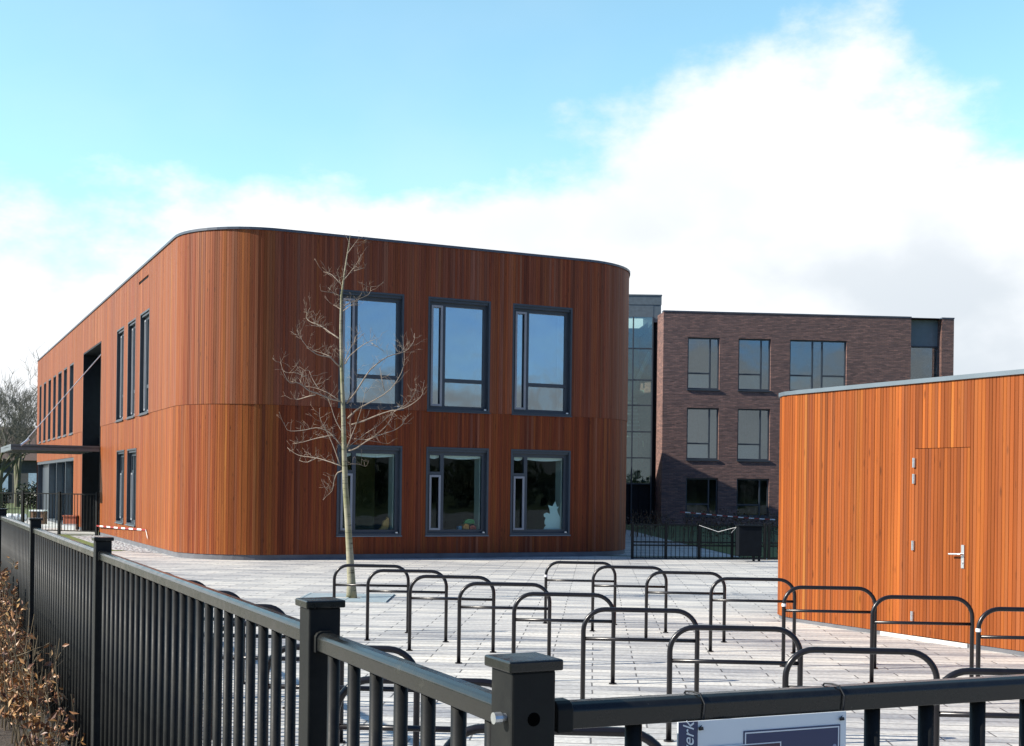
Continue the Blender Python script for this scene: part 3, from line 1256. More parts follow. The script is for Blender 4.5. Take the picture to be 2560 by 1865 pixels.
def wall_grid(m, fr, s0, s1, z0, z1, ops, o=0.0, depth=0.3):
    ss = sorted({s0, s1} | {x for q in ops for x in q[:2]})
    zz = sorted({z0, z1} | {x for q in ops for x in q[2:]})
    for a, b in zip(ss, ss[1:]):
        for p, q in zip(zz, zz[1:]):
            cs, cz = (a + b) / 2, (p + q) / 2
            if any(w[0] < cs < w[1] and w[2] < cz < w[3] for w in ops):
                continue
            m.face([fr.p(a, o, p), fr.p(b, o, p), fr.p(b, o, q), fr.p(a, o, q)])
    for w in ops:
        a, b, p, q = w
        m.face([fr.p(a, o, p), fr.p(a, o - depth, p), fr.p(a, o - depth, q), fr.p(a, o, q)])
        m.face([fr.p(b, o, p), fr.p(b, o - depth, p), fr.p(b, o - depth, q), fr.p(b, o, q)])
        m.face([fr.p(a, o, q), fr.p(b, o, q), fr.p(b, o - depth, q), fr.p(a, o - depth, q)])
        m.face([fr.p(a, o, p), fr.p(b, o, p), fr.p(b, o - depth, p), fr.p(a, o - depth, p)])


m = MB()
wall_grid(m, BF, 0, BEND, 0, BH, bopen, 0, 0.22)
wall_grid(m, BF, RC[0], RC[1], 0, BH, [RC], 0, 0.7)
m.face([BF.p(0, 0, 0), BF.p(0, -14, 0), BF.p(0, -14, BH), BF.p(0, 0, BH)])
m.face([BF.p(BEND, 0, 0), BF.p(BEND, -14, 0), BF.p(BEND, -14, BH), BF.p(BEND, 0, BH)])
m.face([BF.p(0, -14, 0), BF.p(BEND, -14, 0), BF.p(BEND, -14, BH), BF.p(0, -14, BH)])
m.build('wall', M_BRICK, brick, fixn=False)
m = MB()
m.lbox(BF, -0.015, RC[0] + 0.01, -0.3, 0.02, BH, BH + 0.07)
m.lbox(BF, RC[1] - 0.01, BEND + 0.015, -0.3, 0.02, BH, BH + 0.07)
m.lbox(BF, RC[0] + 0.012, RC[1] - 0.012, -0.6, -0.3, BH, BH + 0.07)
m.lbox(BF, 0, BEND, -14, -0.6, BH - 0.2, BH - 0.05)
m.build('roof', M_RIM, brick)
m = MB()
for z in (0.02, 2.9, 3.15, 6.0, 6.3, 9.6):
    m.face([BF.p(0.3, -0.6, z), BF.p(BEND - 0.3, -0.6, z), BF.p(BEND - 0.3, -9, z), BF.p(0.3, -9, z)])
m.lbox(BF, 0.3, BEND - 0.3, -6.1, -6, 0.03, 9.5)
for x in (bs(10.4), bs(13.0), bs(17.0)):
    m.lbox(BF, x, x + 0.1, -6, -0.6, 0.03, 9.5)
m.build('interior', plain('pale_room', (0.30, 0.34, 0.35), 0.9, var=0.1), brick)


def bwindow(a, b, z0, z1, dbl=False):
    m = MB()
    m.ring(BF, a, b, z0, z1, 0.07, -0.19, -0.10)
    w = b - a
    vs = [a + w * 0.72] if not dbl else [a + w * 0.41, a + w * 0.58]
    for v in vs:
        m.lbox(BF, v - 0.035, v + 0.035, -0.188, -0.102, z0 + 0.07, z1 - 0.07)
    zt = z0 + (z1 - z0) * 0.31
    spans = [(a + 0.07, vs[0] - 0.035)] + ([(vs[1] + 0.035, b - 0.07)] if dbl else [])
    for p, q in spans:
        m.lbox(BF, p, q, -0.186, -0.104, zt - 0.035, zt + 0.035)
    wf = m.build('window', M_SLATE, brick)
    k = MB()
    k.lbox(BF, a + 0.05, b - 0.05, -0.15, -0.142, z0 + 0.05, z1 - 0.05)
    k.build('pane', GLASS2 if z0 > 1 else GLASS_LOW, wf)
    k = MB()
    k.lbox(BF, a - 0.02, b + 0.02, -0.12, 0.05, z0 - 0.07, z0 - 0.004)
    k.build('sill', M_SLATE, wf)
    # light-coloured window board panel and reveal inside
    k = MB()
    if z0 > 1:
        for p, q in spans:
            k.lbox(BF, p, q, -0.24, -0.22, z0 + 0.07, zt - 0.05)
        k.build('spandrel', M_PLASTER, wf)


for a, b in BW:
    for z0, z1 in ROWS:
        bwindow(a, b, z0, z1)
for z0, z1 in ROWS:
    bwindow(W3[0], W3[1], z0, z1, True)
m = MB()
a, b = RC[0], RC[1]
m.lbox(BF, a, b, -0.6, -0.46, 8.94, 9.02)
for z in (0.0, 3.0, 6.0):
    m.lbox(BF, a, b, -0.58, -0.5, z, z + 0.12)
gl = m.build('stair_window', M_SLATE, brick)
m = MB()
m.lbox(BF, a, b, -0.6, -0.5, 9.022, BH - 0.01)
m.build('panel', plain('blue_grey_panel', (0.12, 0.165, 0.20), 0.4, var=0.06), gl)
m = MB()
m.lbox(BF, a, b, -0.56, -0.55, 0.1, 8.94)
m.build('pane', GLASS2, gl)

# ------------------------------------------------------------------ glazed stair tower
CF = Frame((1.0, 61.3), (1, 0.0))
tower = empty('stair_tower', (4, 62, 0), 'glass stair tower between the wood clad school and the brick building', 'building')
m = MB()
CT = 11.3
m.lbox(CF, 0, 6.28, -5, 0.0, 10.86, CT)
m.lbox(CF, 0, 6.30, -5, 0.03, CT, CT + 0.06)
m.lbox(CF, 0, 5.88, -0.1, -0.02, 10.25, 10.86)
m.lbox(CF, 5.882, 6.26, -4.9, -0.03, 10.0, 10.858)
m.lbox(CF, 0, 0.15, -5, -0.1, 0, 10.25)
m.build('roof', M_STEEL, tower)
m = MB()
for x in (2.9, 4.9, 5.86):
    m.lbox(CF, x - 0.03, x + 0.03, -0.12, 0.04, 0.02, 10.25)
for z in (8.69, 7.13, 5.88, 4.57, 3.28, 2.0):
    m.lbox(CF, 0, 5.83, -0.1, 0.02, z - 0.03, z + 0.03)
m.build('mullions', M_SLATE, tower)
m = MB()
m.lbox(CF, 5.90, 6.14, -1.0, -0.35, 0, 10.25)
m.build('column', M_BLACKPANEL, tower)
m = MB()
m.lbox(CF, 0.1, 5.85, -0.06, -0.05, 2.0, 10.25)
m.build('pane', GLASS3, tower)
m = MB()
m.lbox(CF, 0, 6.1, -4.9, -4.8, 0, 10.2)
m.lbox(CF, 6.1, 6.2, -4.9, -0.4, 0, 10.2)
for z in (3.4, 6.9, 10.1):
    m.lbox(CF, 0.1, 6.1, -4.7, -3.2, z - 0.25, z)
m.build('interior', plain('tower_room', (0.34, 0.42, 0.39), 0.8, var=0.1), tower)
m = MB()
for k in range(11):
    z = 4.35 + k * 0.19
    m.lbox(CF, 4.2, 5.5 - 0.03 * k, -1.5 - 0.25 * (k % 3), -1.2 - 0.25 * (k % 3), z, z + 0.07)
m.tube([CF.p(4.8, -1.0, 6.3), CF.p(5.85, -1.0, 8.6)], 0.12, 6)
m.build('stairs', M_PLASTER, tower)
m = MB()
for x, z in ((5.5, 4.0), (5.5, 6.9)):
    m.lbox(CF, x - 0.03, x + 0.03, -0.5, -0.44, z - 0.14, z + 0.14)
m.build('wall_lamp', plain('lamp_glass', (0.8, 0.75, 0.5), 0.3), tower)
m = MB()
m.lbox(CF, 0.0, 5.86, -0.35, -0.15, 0.0, 1.97)
m.lbox(CF, 4.35, 4.42, -0.14, -0.08, 0.02, 1.9)
m.lbox(CF, 5.3, 5.37, -0.14, -0.08, 0.02, 1.9)
m.build('door', M_BLACKPANEL, tower)

# ------------------------------------------------------------------ shed
SD = Vector((0.4744, -0.8803))
sp_ = Path()
p0 = Vector((3.652, 16.043))
# start behind, run forward along the left side is the visible front
arc_in_dir = Vector((-0.8803, -0.4744))
RS = 0.8
start = p0 - SD * RS - Vector((0.8803, 0.4744)) * -RS
back0 = start + Vector((0.8803, 0.4744)) * 1.2
sp_.line(back0, start)
e = sp_.arc(start, arc_in_dir, RS, R(90))
SS0 = sp_.L
p1 = e + SD * 8.0
sp_.line(e, p1)
SS1 = sp_.L
e = sp_.arc(p1, SD, RS, R(90))
sp_.line(e, e + Vector((0.8803, 0.4744)) * 1.2)
sp_.line(e + Vector((0.8803, 0.4744)) * 1.2, back0)
SF = Frame(sp_.at(SS0)[0] - SD * SS0, SD)
shed = empty('shed', (5.5, 13.5, 0), 'small shed of sunlit orange vertical boards with rounded corner and flush door', 'shed')
DR = (SF.s((4.625, 14.24)), SF.s((5.00, 13.54)), 0.055, 2.20)
rb2 = random.Random(5)
m = MB()
boards(m, sp_, 0, sp_.L, [(0.055, 2.945, 0.0, 0.05)], [DR], 0.047, rb2, mean=lambda s: 0.48, dev=0.14)
m.build('wall', WOOD_SHED, shed, colors=True, fixn=False)
m = MB()
backing(m, sp_, 0, sp_.L, 0.0, 2.945, [DR], -0.03)
m.build('wall_backing', M_BACK, shed)
m = MB()
boards(m, sp_, DR[0] + 0.002, DR[1] - 0.002, [(DR[2] + 0.004, DR[3] - 0.006, 0.001, 0.05)], [], 0.047, rb2, mean=lambda s: 0.46, dev=0.12)
door = m.build('door', WOOD_SHED, shed, colors=True, fixn=False)
m = MB()
m.lbox(SF, DR[0], DR[1], -0.06, -0.03, 0.02, 2.2)
m.build('door_leaf', M_BACK, door)
for z in (0.277, 1.087, 1.852, 2.036):
    m = MB()
    m.lbox(SF, DR[0] - 0.016, DR[0] + 0.016, 0.0, 0.026, z - 0.055, z + 0.055)
    m.tube([SF.p(DR[0], 0.022, z - 0.055), SF.p(DR[0], 0.022, z + 0.055)], 0.013, 8)
    m.build('hinge', M_GALV, door)
m = MB()
hs = SF.s((4.964, 13.609))
m.lbox(SF, hs - 0.02, hs + 0.02, 0.004, 0.016, 0.87, 1.125)
m.tube([SF.p(hs, 0.01, 1.025), SF.p(hs, 0.06, 1.025), SF.p(hs - 0.02, 0.068, 1.025), SF.p(hs - 0.145, 0.068, 1.02)], 0.011, 8)
m.tube([SF.p(hs, 0.012, 0.93), SF.p(hs, 0.024, 0.93)], 0.012, 8)
m.build('handle', M_GALV, door)
m = MB()
strip(m, sp_, 0, SF.s((4.387, 14.68)), -0.05, -0.010, 0.0, 0.052)
strip(m, sp_, SF.s((5.0, 13.54)), sp_.L, -0.05, -0.010, 0.0, 0.052)
m.build('plinth', M_PLINTH, shed)
m = MB()
m.lbox(SF, SF.s((4.387, 14.68)) + 0.003, SF.s((5.0, 13.54)) - 0.003, -0.05, 0.012, 0.0, 0.048)
m.build('threshold', plain('pale_threshold', (0.6, 0.58, 0.54), 0.8), shed)
m = MB()
strip(m, sp_, 0, sp_.L - 0.01, -0.3, 0.03, 2.945, 2.995)
m.face([(x, y, 2.97) for x, y in sp_.poly(0.2, -0.2)])
m.build('roof', M_ZINC, shed)

# ------------------------------------------------------------------ bike racks
RK_D = Vector((1, -0.0686)).normalized()


def rack_proto(band):
    root = empty('bike_rack', (0, 0, 0), 'rack', 'bike rack', 'black bike racks on the plaza')
    H, W, rr, tr = 0.77, 0.86, 0.165, 0.0185
    pts = [(0, 0, -0.02), (0, 0, H - rr)]
    for k in range(1, 9):
        t = math.pi / 2 * k / 8
        pts.append((rr - rr * math.cos(t), 0, H - rr + rr * math.sin(t)))
    for k in range(0, 9):
        t = math.pi / 2 * k / 8
        pts.append((W - rr + rr * math.sin(t), 0, H - rr + rr * math.cos(t)))
    pts.append((W, 0, -0.02))
    zoff = tr
    m = MB()
    m.tube([(p[0] * RK_D.x, p[0] * RK_D.y, p[2] - (zoff if 2 < 1 else 0)) for p in pts], tr, 12)
    m.build('hoop', M_RACK, root, smooth=True)
    m = MB()
    m.tube([(0.0 * RK_D.x, 0, 0.545), (W * RK_D.x, W * RK_D.y, 0.545)], 0.0145, 10)
    m.build('crossbar', M_RACK, root, smooth=True)
    for x in (0, W):
        m = MB()
        m.tube([(x * RK_D.x, x * RK_D.y, 0.0), (x * RK_D.x, x * RK_D.y, 0.016)], 0.034, 12)
        m.build('foot_ring', M_RACK, root)
    if band:
        m = MB()
        m.tube([(0, 0, H - 0.185), (0, 0, H - 0.158)], tr + 0.003, 12)
        m.build('band', plain('white_band', (0.75, 0.75, 0.74), 0.5), root)
    return root


protos = {False: None, True: None}


def rack(x, y, label, band=False):
    if protos[band] is None:
        protos[band] = rack_proto(band)
        o = protos[band]
    else:
        o = copy_tree(protos[band])
    o.location = (x, y, 0)
    o['label'] = label
    return o


ORD = ['first', 'second', 'third', 'fourth', 'fifth', 'sixth', 'seventh', 'eighth', 'ninth', 'tenth']
A = [(-2.035, 14.3), (-1.555, 13.5), (-1.03, 12.7), (-0.487, 11.82), (0.032, 10.75), (0.558, 9.44), (1.068, 8.28), (1.60, 7.19), (2.203, 6.40)]
for i, (x, y) in enumerate(A):
    rack(x, y, 'black bike rack, %s from the tree in the middle row' % ORD[i])
Bk = [(0.437, 15.45), (0.972, 14.66), (1.512, 13.80), (2.09, 12.93), (2.622, 11.89), (3.188, 10.92), (3.739, 9.90)]
for i, (x, y) in enumerate(Bk):
    rack(x, y, 'black bike rack%s, %s from the far end, row nearest shed' % (' with white band' if i in (0, 4, 6) else '', ORD[i]), i in (0, 4, 6))
Cr = [(-4.45, 14.65), (-3.9, 13.62), (-3.37, 12.6), (-2.81, 11.56), (-2.25, 10.45), (-1.67, 9.31), (-1.1, 8.1), (-0.52, 6.95), (0.04, 5.8), (0.6, 4.65)]
for i, (x, y) in enumerate(Cr):
    rack(x - 0.857, y + 0.06, 'black bike rack behind the fence, %s from the far end' % ORD[i])

# ------------------------------------------------------------------ near fence
RAILZ = 1.335


def rail_prof(w=0.046, h=0.042):
    return [(-w / 2, -h), (w / 2, -h), (w / 2, -0.012), (w / 2 - 0.005, -0.004), (w / 2 - 0.014, 0), (-w / 2 + 0.014, 0), (-w / 2 + 0.005, -0.004), (-w / 2, -0.012)]


def fence_post(parent, x, y, d, w=0.078, h=1.41, bolt=False):
    fr = Frame((x, y), d)
    m = MB()
    m.lbox(fr, -w / 2, w / 2, -w / 2, w / 2, 0, h - 0.018)
    p = m.build('post', M_FENCE, parent, bevel=0.004)
    m = MB()
    cw = w / 2 + 0.009
    m.lbox(fr, -cw, cw, -cw, cw, h - 0.018, h)
    m.build('cap', M_RAIL, p, bevel=0.003)
    return p, fr


def picket_mb(x, y, z0, z1, r=0.0145, sides=12):
    m = MB()
    m.tube([(x, y, z0), (x, y, z1)], r, sides)
    return m


FD = -L_D                                   # going back along the left fence
fl = empty('fence', (-1.3, 4.7, 0), 'long black railing fence running back along the leaf hedge at left', 'fence')
post_t = [0.0, 1.085, 4.71, 8.25, 11.82, 15.4, 19.0, 22.6, 26.2, 29.8]
for i, t in enumerate(post_t):
    q = fence_pt(t)
    p, fr = fence_post(fl, q.x, q.y, L_D)
    if i == 0:
        m = MB()
        m.tube([fr.p(0.016, 0.038, 1.318), fr.p(0.016, 0.047, 1.318)], 0.007, 12)
        m.tube([fr.p(0.016, 0.047, 1.318), fr.p(0.016, 0.060, 1.318)], 0.0095, 12)
        m.build('bolt', M_GALV, p)
        m = MB()
        m.tube([fr.p(0.0385, 0.0, 1.316), fr.p(0.0396, 0.0, 1.316)], 0.011, 16)
        m.build('bolt_hole', plain('hole_black', (0.002, 0.002, 0.002), 1.0, spec=0.0), p)
npk = 0
far = MB()
first_picket = None
for i in range(len(post_t) - 1):
    t0, t1 = post_t[i] + 0.039, post_t[i + 1] - 0.039
    q0, q1 = fence_pt(t0), fence_pt(t1)
    m = MB()
    zr = RAILZ + (0.0 if i == 0 else 0.006)
    m.prism(rail_prof(), (q0.x, q0.y, zr), (q1.x, q1.y, zr), FN)
    rail = m.build('top_rail', M_RAIL, fl, bevel=0.002)
    m = MB()
    m.lbox(Frame((q0.x, q0.y), FD), 0, t1 - t0, -0.015, 0.015, 0.10, 0.14)
    m.build('bottom_rail', M_FENCE, fl)
    # sleeve where the rail meets the post
    for tt in (t0, t1 - 0.016):
        qa, qb = fence_pt(tt), fence_pt(tt + 0.016)
        m = MB()
        m.prism(rail_prof(0.053, 0.049), (qa.x, qa.y, zr + 0.0035), (qb.x, qb.y, zr + 0.0035), FN)
        m.build('sleeve', M_FENCE, rail)
    n = int(round((t1 - t0) / 0.138))
    for k in range(n):
        t = t0 + (t1 - t0) * (k + 0.5) / n
        q = fence_pt(t)
        if npk < 100:
            if first_picket is None:
                first_picket = picket_mb(q.x, q.y, 0.14, RAILZ - 0.04).build('picket', M_FENCE, fl, smooth=True)
                fq = q.copy()
            else:
                c = first_picket.copy()
                col.objects.link(c)
                c.parent = fl
                c.location = (q.x - fq.x, q.y - fq.y, 0)
            npk += 1
        else:
            far.tube([(q.x, q.y, 0.14), (q.x, q.y, RAILZ - 0.03)], 0.0145, 6)
tag(far.build('far_pickets', M_FENCE, fl), kind='stuff')

RD = Vector((0.9275, 0.3738))
RN = Vector((-RD.y, RD.x))
C0 = Vector((0.022, 1.992))


def rp(t, o=0.0):
    return C0 + RD * (t + 0.0) + RN * o


fr_ = empty('fence', (1.0, 2.3, 0), 'black railing beside the corner post with a white sign tied to it', 'fence')
q0, q1 = rp(0.056), rp(6.0)
m = MB()
m.prism(rail_prof(), (q0.x, q0.y, RAILZ), (q1.x, q1.y, RAILZ), RN)
rail = m.build('top_rail', M_RAIL, fr_, bevel=0.002)
qa, qb = rp(0.050), rp(0.078)
m = MB()
m.prism(rail_prof(0.053, 0.050), (qa.x, qa.y, RAILZ + 0.0035), (qb.x, qb.y, RAILZ + 0.0035), RN)
m.build('sleeve', M_FENCE, rail, bevel=0.002)
m = MB()
m.lbox(Frame((q0.x, q0.y), RD), 0, 5.9, -0.015, 0.015, 0.10, 0.14)
m.build('bottom_rail', M_FENCE, fr_)
q = rp(6.04)
fence_post(fr_, q.x, q.y, RD)
fp = None
for k in range(48):
    q = rp(0.20 + 0.1215 * k)
    if fp is None:
        fp = picket_mb(q.x, q.y, 0.14, RAILZ - 0.04).build('picket', M_FENCE, fr_, smooth=True)
        fq = q.copy()
    else:
        c = fp.copy()
        col.objects.link(c)
        c.parent = fr_
        c.location = (q.x - fq.x, q.y - fq.y, 0)

# ------------------------------------------------------------------ sign on the railing
M_SIGN = plain('sign_white', (0.66, 0.72, 0.76), 0.35, var=0.03)
M_NAVY = plain('sign_navy', (0.020, 0.035, 0.105), 0.35, var=0.05)
M_MAROON = plain('sign_outline', (0.05, 0.022, 0.045), 0.4, var=0.05)
tS = (Vector((0.276, 2.07)) - C0).dot(RD)
sq = rp(tS, -0.036)
SG = Frame((sq.x, sq.y), RD)
SW, SH, SZ = 0.337, 0.25, 1.2955
sign = empty('sign', (SG.p(SW / 2, 0, SZ - 0.12)), 'white company sign with navy lettered boxes hanging from the near railing', 'sign')


def plate(x0, x1, y0, y1, o, name, mat, th=0.0006):
    m = MB()
    m.lbox(SG, x0, x1, o - th, o, SZ - y1, SZ - y0)
    return m.build(name, mat, sign)


def frame_plate(x0, x1, y0, y1, w, o, name, mat):
    m = MB()
    m.ring(SG, x0, x1, SZ - y1, SZ - y0, w, o - 0.0004, o)
    return m.build(name, mat, sign)


plate(0, SW, 0, SH, 0, 'board', M_SIGN, 0.004)
plate(0.0002, 0.0366, 0.0002, SH - 0.0002, 0.0012, 'stripe', M_NAVY)
plate(0.1260, 0.3240, 0.0220, 0.150, 0.0012, 'logo_panel', M_NAVY)
frame_plate(0.1285, 0.3215, 0.0245, 0.1475, 0.0022, 0.0017, 'logo_border', M_SIGN)
plate(0.0500, 0.2010, 0.0440, 0.170, 0.0022, 'box_edge', M_SIGN)
plate(0.0500, 0.1985, 0.0460, 0.1675, 0.0028, 'box_outline', M_MAROON)
plate(0.0550, 0.1925, 0.0515, 0.162, 0.0034, 'box_fill', M_SIGN)


def text(body, size, x, y, rot, o, name, mat, shear=0.0, bold=0.0):
    cu = bpy.data.curves.new(name, 'FONT')
    cu.body = body
    cu.size = size
    cu.shear = shear
    cu.offset = bold
    cu.extrude = 0.0003
    tmp = bpy.data.objects.new(name + '_tmp', cu)
    col.objects.link(tmp)
    bpy.context.view_layer.update()
    me = bpy.data.meshes.new_from_object(tmp.evaluated_get(bpy.context.evaluated_depsgraph_get()))
    bpy.data.objects.remove(tmp)
    ca, sa = math.cos(rot), math.sin(rot)
    base = Vector(sign.location)
    for v in me.vertices:
        lx, ly = v.co.x * ca - v.co.y * sa, v.co.x * sa + v.co.y * ca
        v.co = Vector(SG.p(x + lx, o + v.co.z, SZ - y + ly)) - base
    me.materials.clear()
    me.materials.append(mat)
    ob = bpy.data.objects.new(name, me)
    col.objects.link(ob)
    ob.parent = sign
    return ob


text('hekwerk', 0.030, 0.0285, 0.107, math.pi / 2, 0.0018, 'side_lettering', M_SIGN, 0.35)
text('Teenos', 0.040, 0.2055, 0.0885, 0, 0.0018, 'logo_lettering', M_SIGN, 0.12, 0.0012)
m = MB()
m.tube([SG.p(0.312, 0.0012, SZ - 0.0595), SG.p(0.312, 0.0018, SZ - 0.0595)], 0.004, 16)
m.build('registered_dot', plain('sign_grey', (0.25, 0.3, 0.42), 0.4), sign)
# cable ties over the rail, through the corners of the board
for i, x in enumerate((0.047, 0.331)):
    m = MB()
    ring = []
    w2_, zt, zb = 0.026, RAILZ + 0.003, RAILZ - 0.0445
    rc = SG.p(x + 0.006, 0.036, 0)
    seq = [(-0.006, -0.0355, SZ - 0.012), (0.000, -0.034, SZ - 0.004), (0.006, -w2_ - 0.001, zb), (0.009, -w2_ - 0.001, RAILZ - 0.014), (0.006, -w2_ + 0.010, zt - 0.001), (0, 0, zt + 0.001), (-0.006, 0.012, zt),
           (-0.008, w2_, RAILZ - 0.014), (-0.006, w2_, zb), (-0.004, 0.0, zb - 0.004), (-0.006, -0.030, SZ - 0.010)]
    pts = []
    for a_, b__, z_ in seq:
        pts.append(SG.p(x + a_, -b__ - 0.036 if False else -(b__ + 0.036) + 0.0 if False else (-b__ - 0.036), z_))
    m.tube(pts, 0.0017, 6)
    m.tube([SG.p(x - 0.009, 0.002, SZ - 0.0125), SG.p(x - 0.002, 0.005, SZ - 0.0115)], 0.003, 6)
    tag(m.build('cable_tie', M_BLACKPANEL), 'black cable tie at the %s corner of the white sign' % ('left' if i == 0 else 'right'), 'cable tie', 'cable ties holding the sign')

# ------------------------------------------------------------------ fence by the far left of the school


def railing(name, label, p, q, h, rails, npost, pick, post_w=0.06, pr=0.009, group=None):
    p, q = Vector(p), Vector(q)
    d = (q - p).normalized()
    l = (q - p).length
    fr = Frame(p, d)
    root = empty(name, (*((p + q) / 2), 0), label, 'fence', group)
    for i in range(npost):
        s = l * i / (npost - 1)
        m = MB()
        m.lbox(fr, s - post_w / 2, s + post_w / 2, -post_w / 2, post_w / 2, 0, h + 0.05)
        m.build('post', M_FENCE, root)
    for z in rails:
        m = MB()
        m.lbox(fr, post_w / 2, l - post_w / 2, -0.02, 0.02, z - 0.035, z)
        m.build('rail', M_FENCE, root)
    n = int(l / pick)
    f0 = None
    for k in range(1, n):
        x = p + d * (l * k / n)
        if f0 is None:
            f0 = picket_mb(x.x, x.y, rails[-1], rails[0] - 0.03, pr, 6).build('picket', M_FENCE, root)
            fx = x.copy()
        elif k < 100:
            c = f0.copy()
            col.objects.link(c)
            c.parent = root
            c.location = (x.x - fx.x, x.y - fx.y, 0)
    return root


railing('fence', 'black railing standing across the entrance recess of the wooden school', (-13.2, 39.45), (-18.6, 41.2), 1.34, (1.34, 0.16), 5, 0.12, 0.075, 0.011)
railing('fence', 'low black railing between the school corner and the dark cabinet', (2.95, 30.2), (6.25, 30.55), 0.86, (0.86, 0.44, 0.36, 0.05), 5, 0.105, 0.06, 0.009)
railing('fence', 'black railing beyond the dark cabinet partly hidden by the shed', (6.35, 30.56), (10.5, 30.9), 0.86, (0.86, 0.44, 0.36, 0.05), 3, 0.105, 0.06, 0.009)
# dark cabinet
m = MB()
fr = Frame((5.43, 29.60), (0.995, 0.06))
cab = empty('cabinet', (5.7, 29.6, 0), 'dark metal box on two legs standing against the far railing', 'cabinet')
m.lbox(fr, 0, 0.56, -0.30, 0, 0.14, 0.84)
M_CAB = plain('dark_cabinet_paint', (0.006, 0.008, 0.011), 0.7, spec=0.08)
m.build('body', M_CAB, cab, bevel=0.01)
m = MB()
m.lbox(fr, -0.02, 0.58, -0.32, 0.03, 0.842, 0.88)
m.build('lid', M_CAB, cab, bevel=0.01)
for s in (0.36, 0.49):
    m = MB()
    m.lbox(fr, s, s + 0.05, -0.1, -0.05, 0.0, 0.14)
    m.build('leg', M_BLACKPANEL, cab)
tape([(4.95, 36.5, 1.06), (7.0, 36.6, 0.90), (7.8, 36.7, 0.86)], 0.03, 'red and white barrier tape strung in front of the brick building', 0.16)
tape([(4.55, 30.05, 0.85), (5.0, 30.0, 0.70), (5.42, 29.9, 0.82), (5.30, 29.9, 0.68)], 0.009, 'pale tape sagging from the low railing beside the dark cabinet', 0.15, True)

# ------------------------------------------------------------------ hedges, shrubs


def leaf_quad(m, c, size, rnd, tone):
    d = Vector((rnd.gauss(0, 1), rnd.gauss(0, 1), rnd.gauss(0, 0.8))).normalized()
    u = d.orthogonal().normalized()
    ang = rnd.uniform(0, 6.28)
    v = d.cross(u)
    a = u * math.cos(ang) + v * math.sin(ang)
    b = d.cross(a)
    n = a.cross(b)
    c = Vector(c)
    h = size
    w = size * 0.42
    tip, base = c + a * h, c - a * h
    l, r_ = c + b * w + n * w * 0.35, c - b * w + n * w * 0.35
    m.face([base, r_, tip], tone)
    m.face([base, tip, l], tone)


def cloud_leaves(m, c, rx, ry, rz, n, size, rnd):
    for _ in range(n):
        d = Vector((rnd.gauss(0, 1), rnd.gauss(0, 1), rnd.gauss(0, 1))).normalized()
        r_ = rnd.random() ** 0.45
        p = Vector(c) + Vector((d.x * rx * r_, d.y * ry * r_, d.z * rz * r_))
        leaf_quad(m, p, size * rnd.uniform(0.6, 1.3), rnd, (rnd.random(), 0, 0))


rh = random.Random(11)


def beech(t, off, h, nst, leaf_frac, nl, label):
    q = fence_pt(t, off)
    root = empty('hedge_plant', (q.x, q.y, 0), label, 'hedge plant', 'young beech plants along the fence')
    st, lv = MB(), MB()
    tips = []
    for k in range(nst):
        hh = h * rh.uniform(0.6, 1.0)
        ax, ay = rh.gauss(0, 0.08), rh.gauss(0, 0.14)
        bx, by = q.x + rh.gauss(0, 0.05), q.y + rh.gauss(0, 0.09)
        pts, rad = [], []
        for i in range(7):
            f = i / 6
            pts.append((bx + ax * f * hh * 1.2 + 0.012 * math.sin(5 * f + k), by + ay * f * hh * 1.2 + 0.012 * math.cos(4 * f + k), hh * f))
            rad.append(0.005 * (1 - 0.8 * f) + 0.0012)
        st.tube(pts, rad, 5)
        for j in range(int(4 + 3 * hh)):
            f = rh.uniform(0.25, 0.97)
            i = min(5, int(f * 6))
            p = Vector(pts[i]).lerp(Vector(pts[i + 1]), f * 6 - i)
            d = Vector((rh.gauss(0, 1), rh.gauss(0, 1), rh.uniform(0.5, 1.6))).normalized()
            l = rh.uniform(0.06, 0.2) * (1.2 - f * 0.6)
            e_ = p + d * l
            st.tube([p, p + d * l * 0.5 + Vector((rh.gauss(0, .008), rh.gauss(0, .008), 0)), e_], [0.0020, 0.0015, 0.0008], 4)
            tips.append((p, e_, f * hh / h))
    for _ in range(int(nl * 0.95)):
        p, e_, f = rh.choice(tips)
        if f > leaf_frac and rh.random() < 0.88:
            continue
        c = p.lerp(e_, rh.uniform(0.3, 1.1)) + Vector((rh.gauss(0, 0.015), rh.gauss(0, 0.015), rh.gauss(0, 0.012)))
        leaf_quad(lv, c, rh.uniform(0.018, 0.034), rh, (min(1, max(0, rh.gauss(0.5, 0.28))), 0, 0))
    st.build('stem', M_STEM, root, fixn=False)
    lv.build('leaves', M_BEECH, root, colors=True, fixn=False)


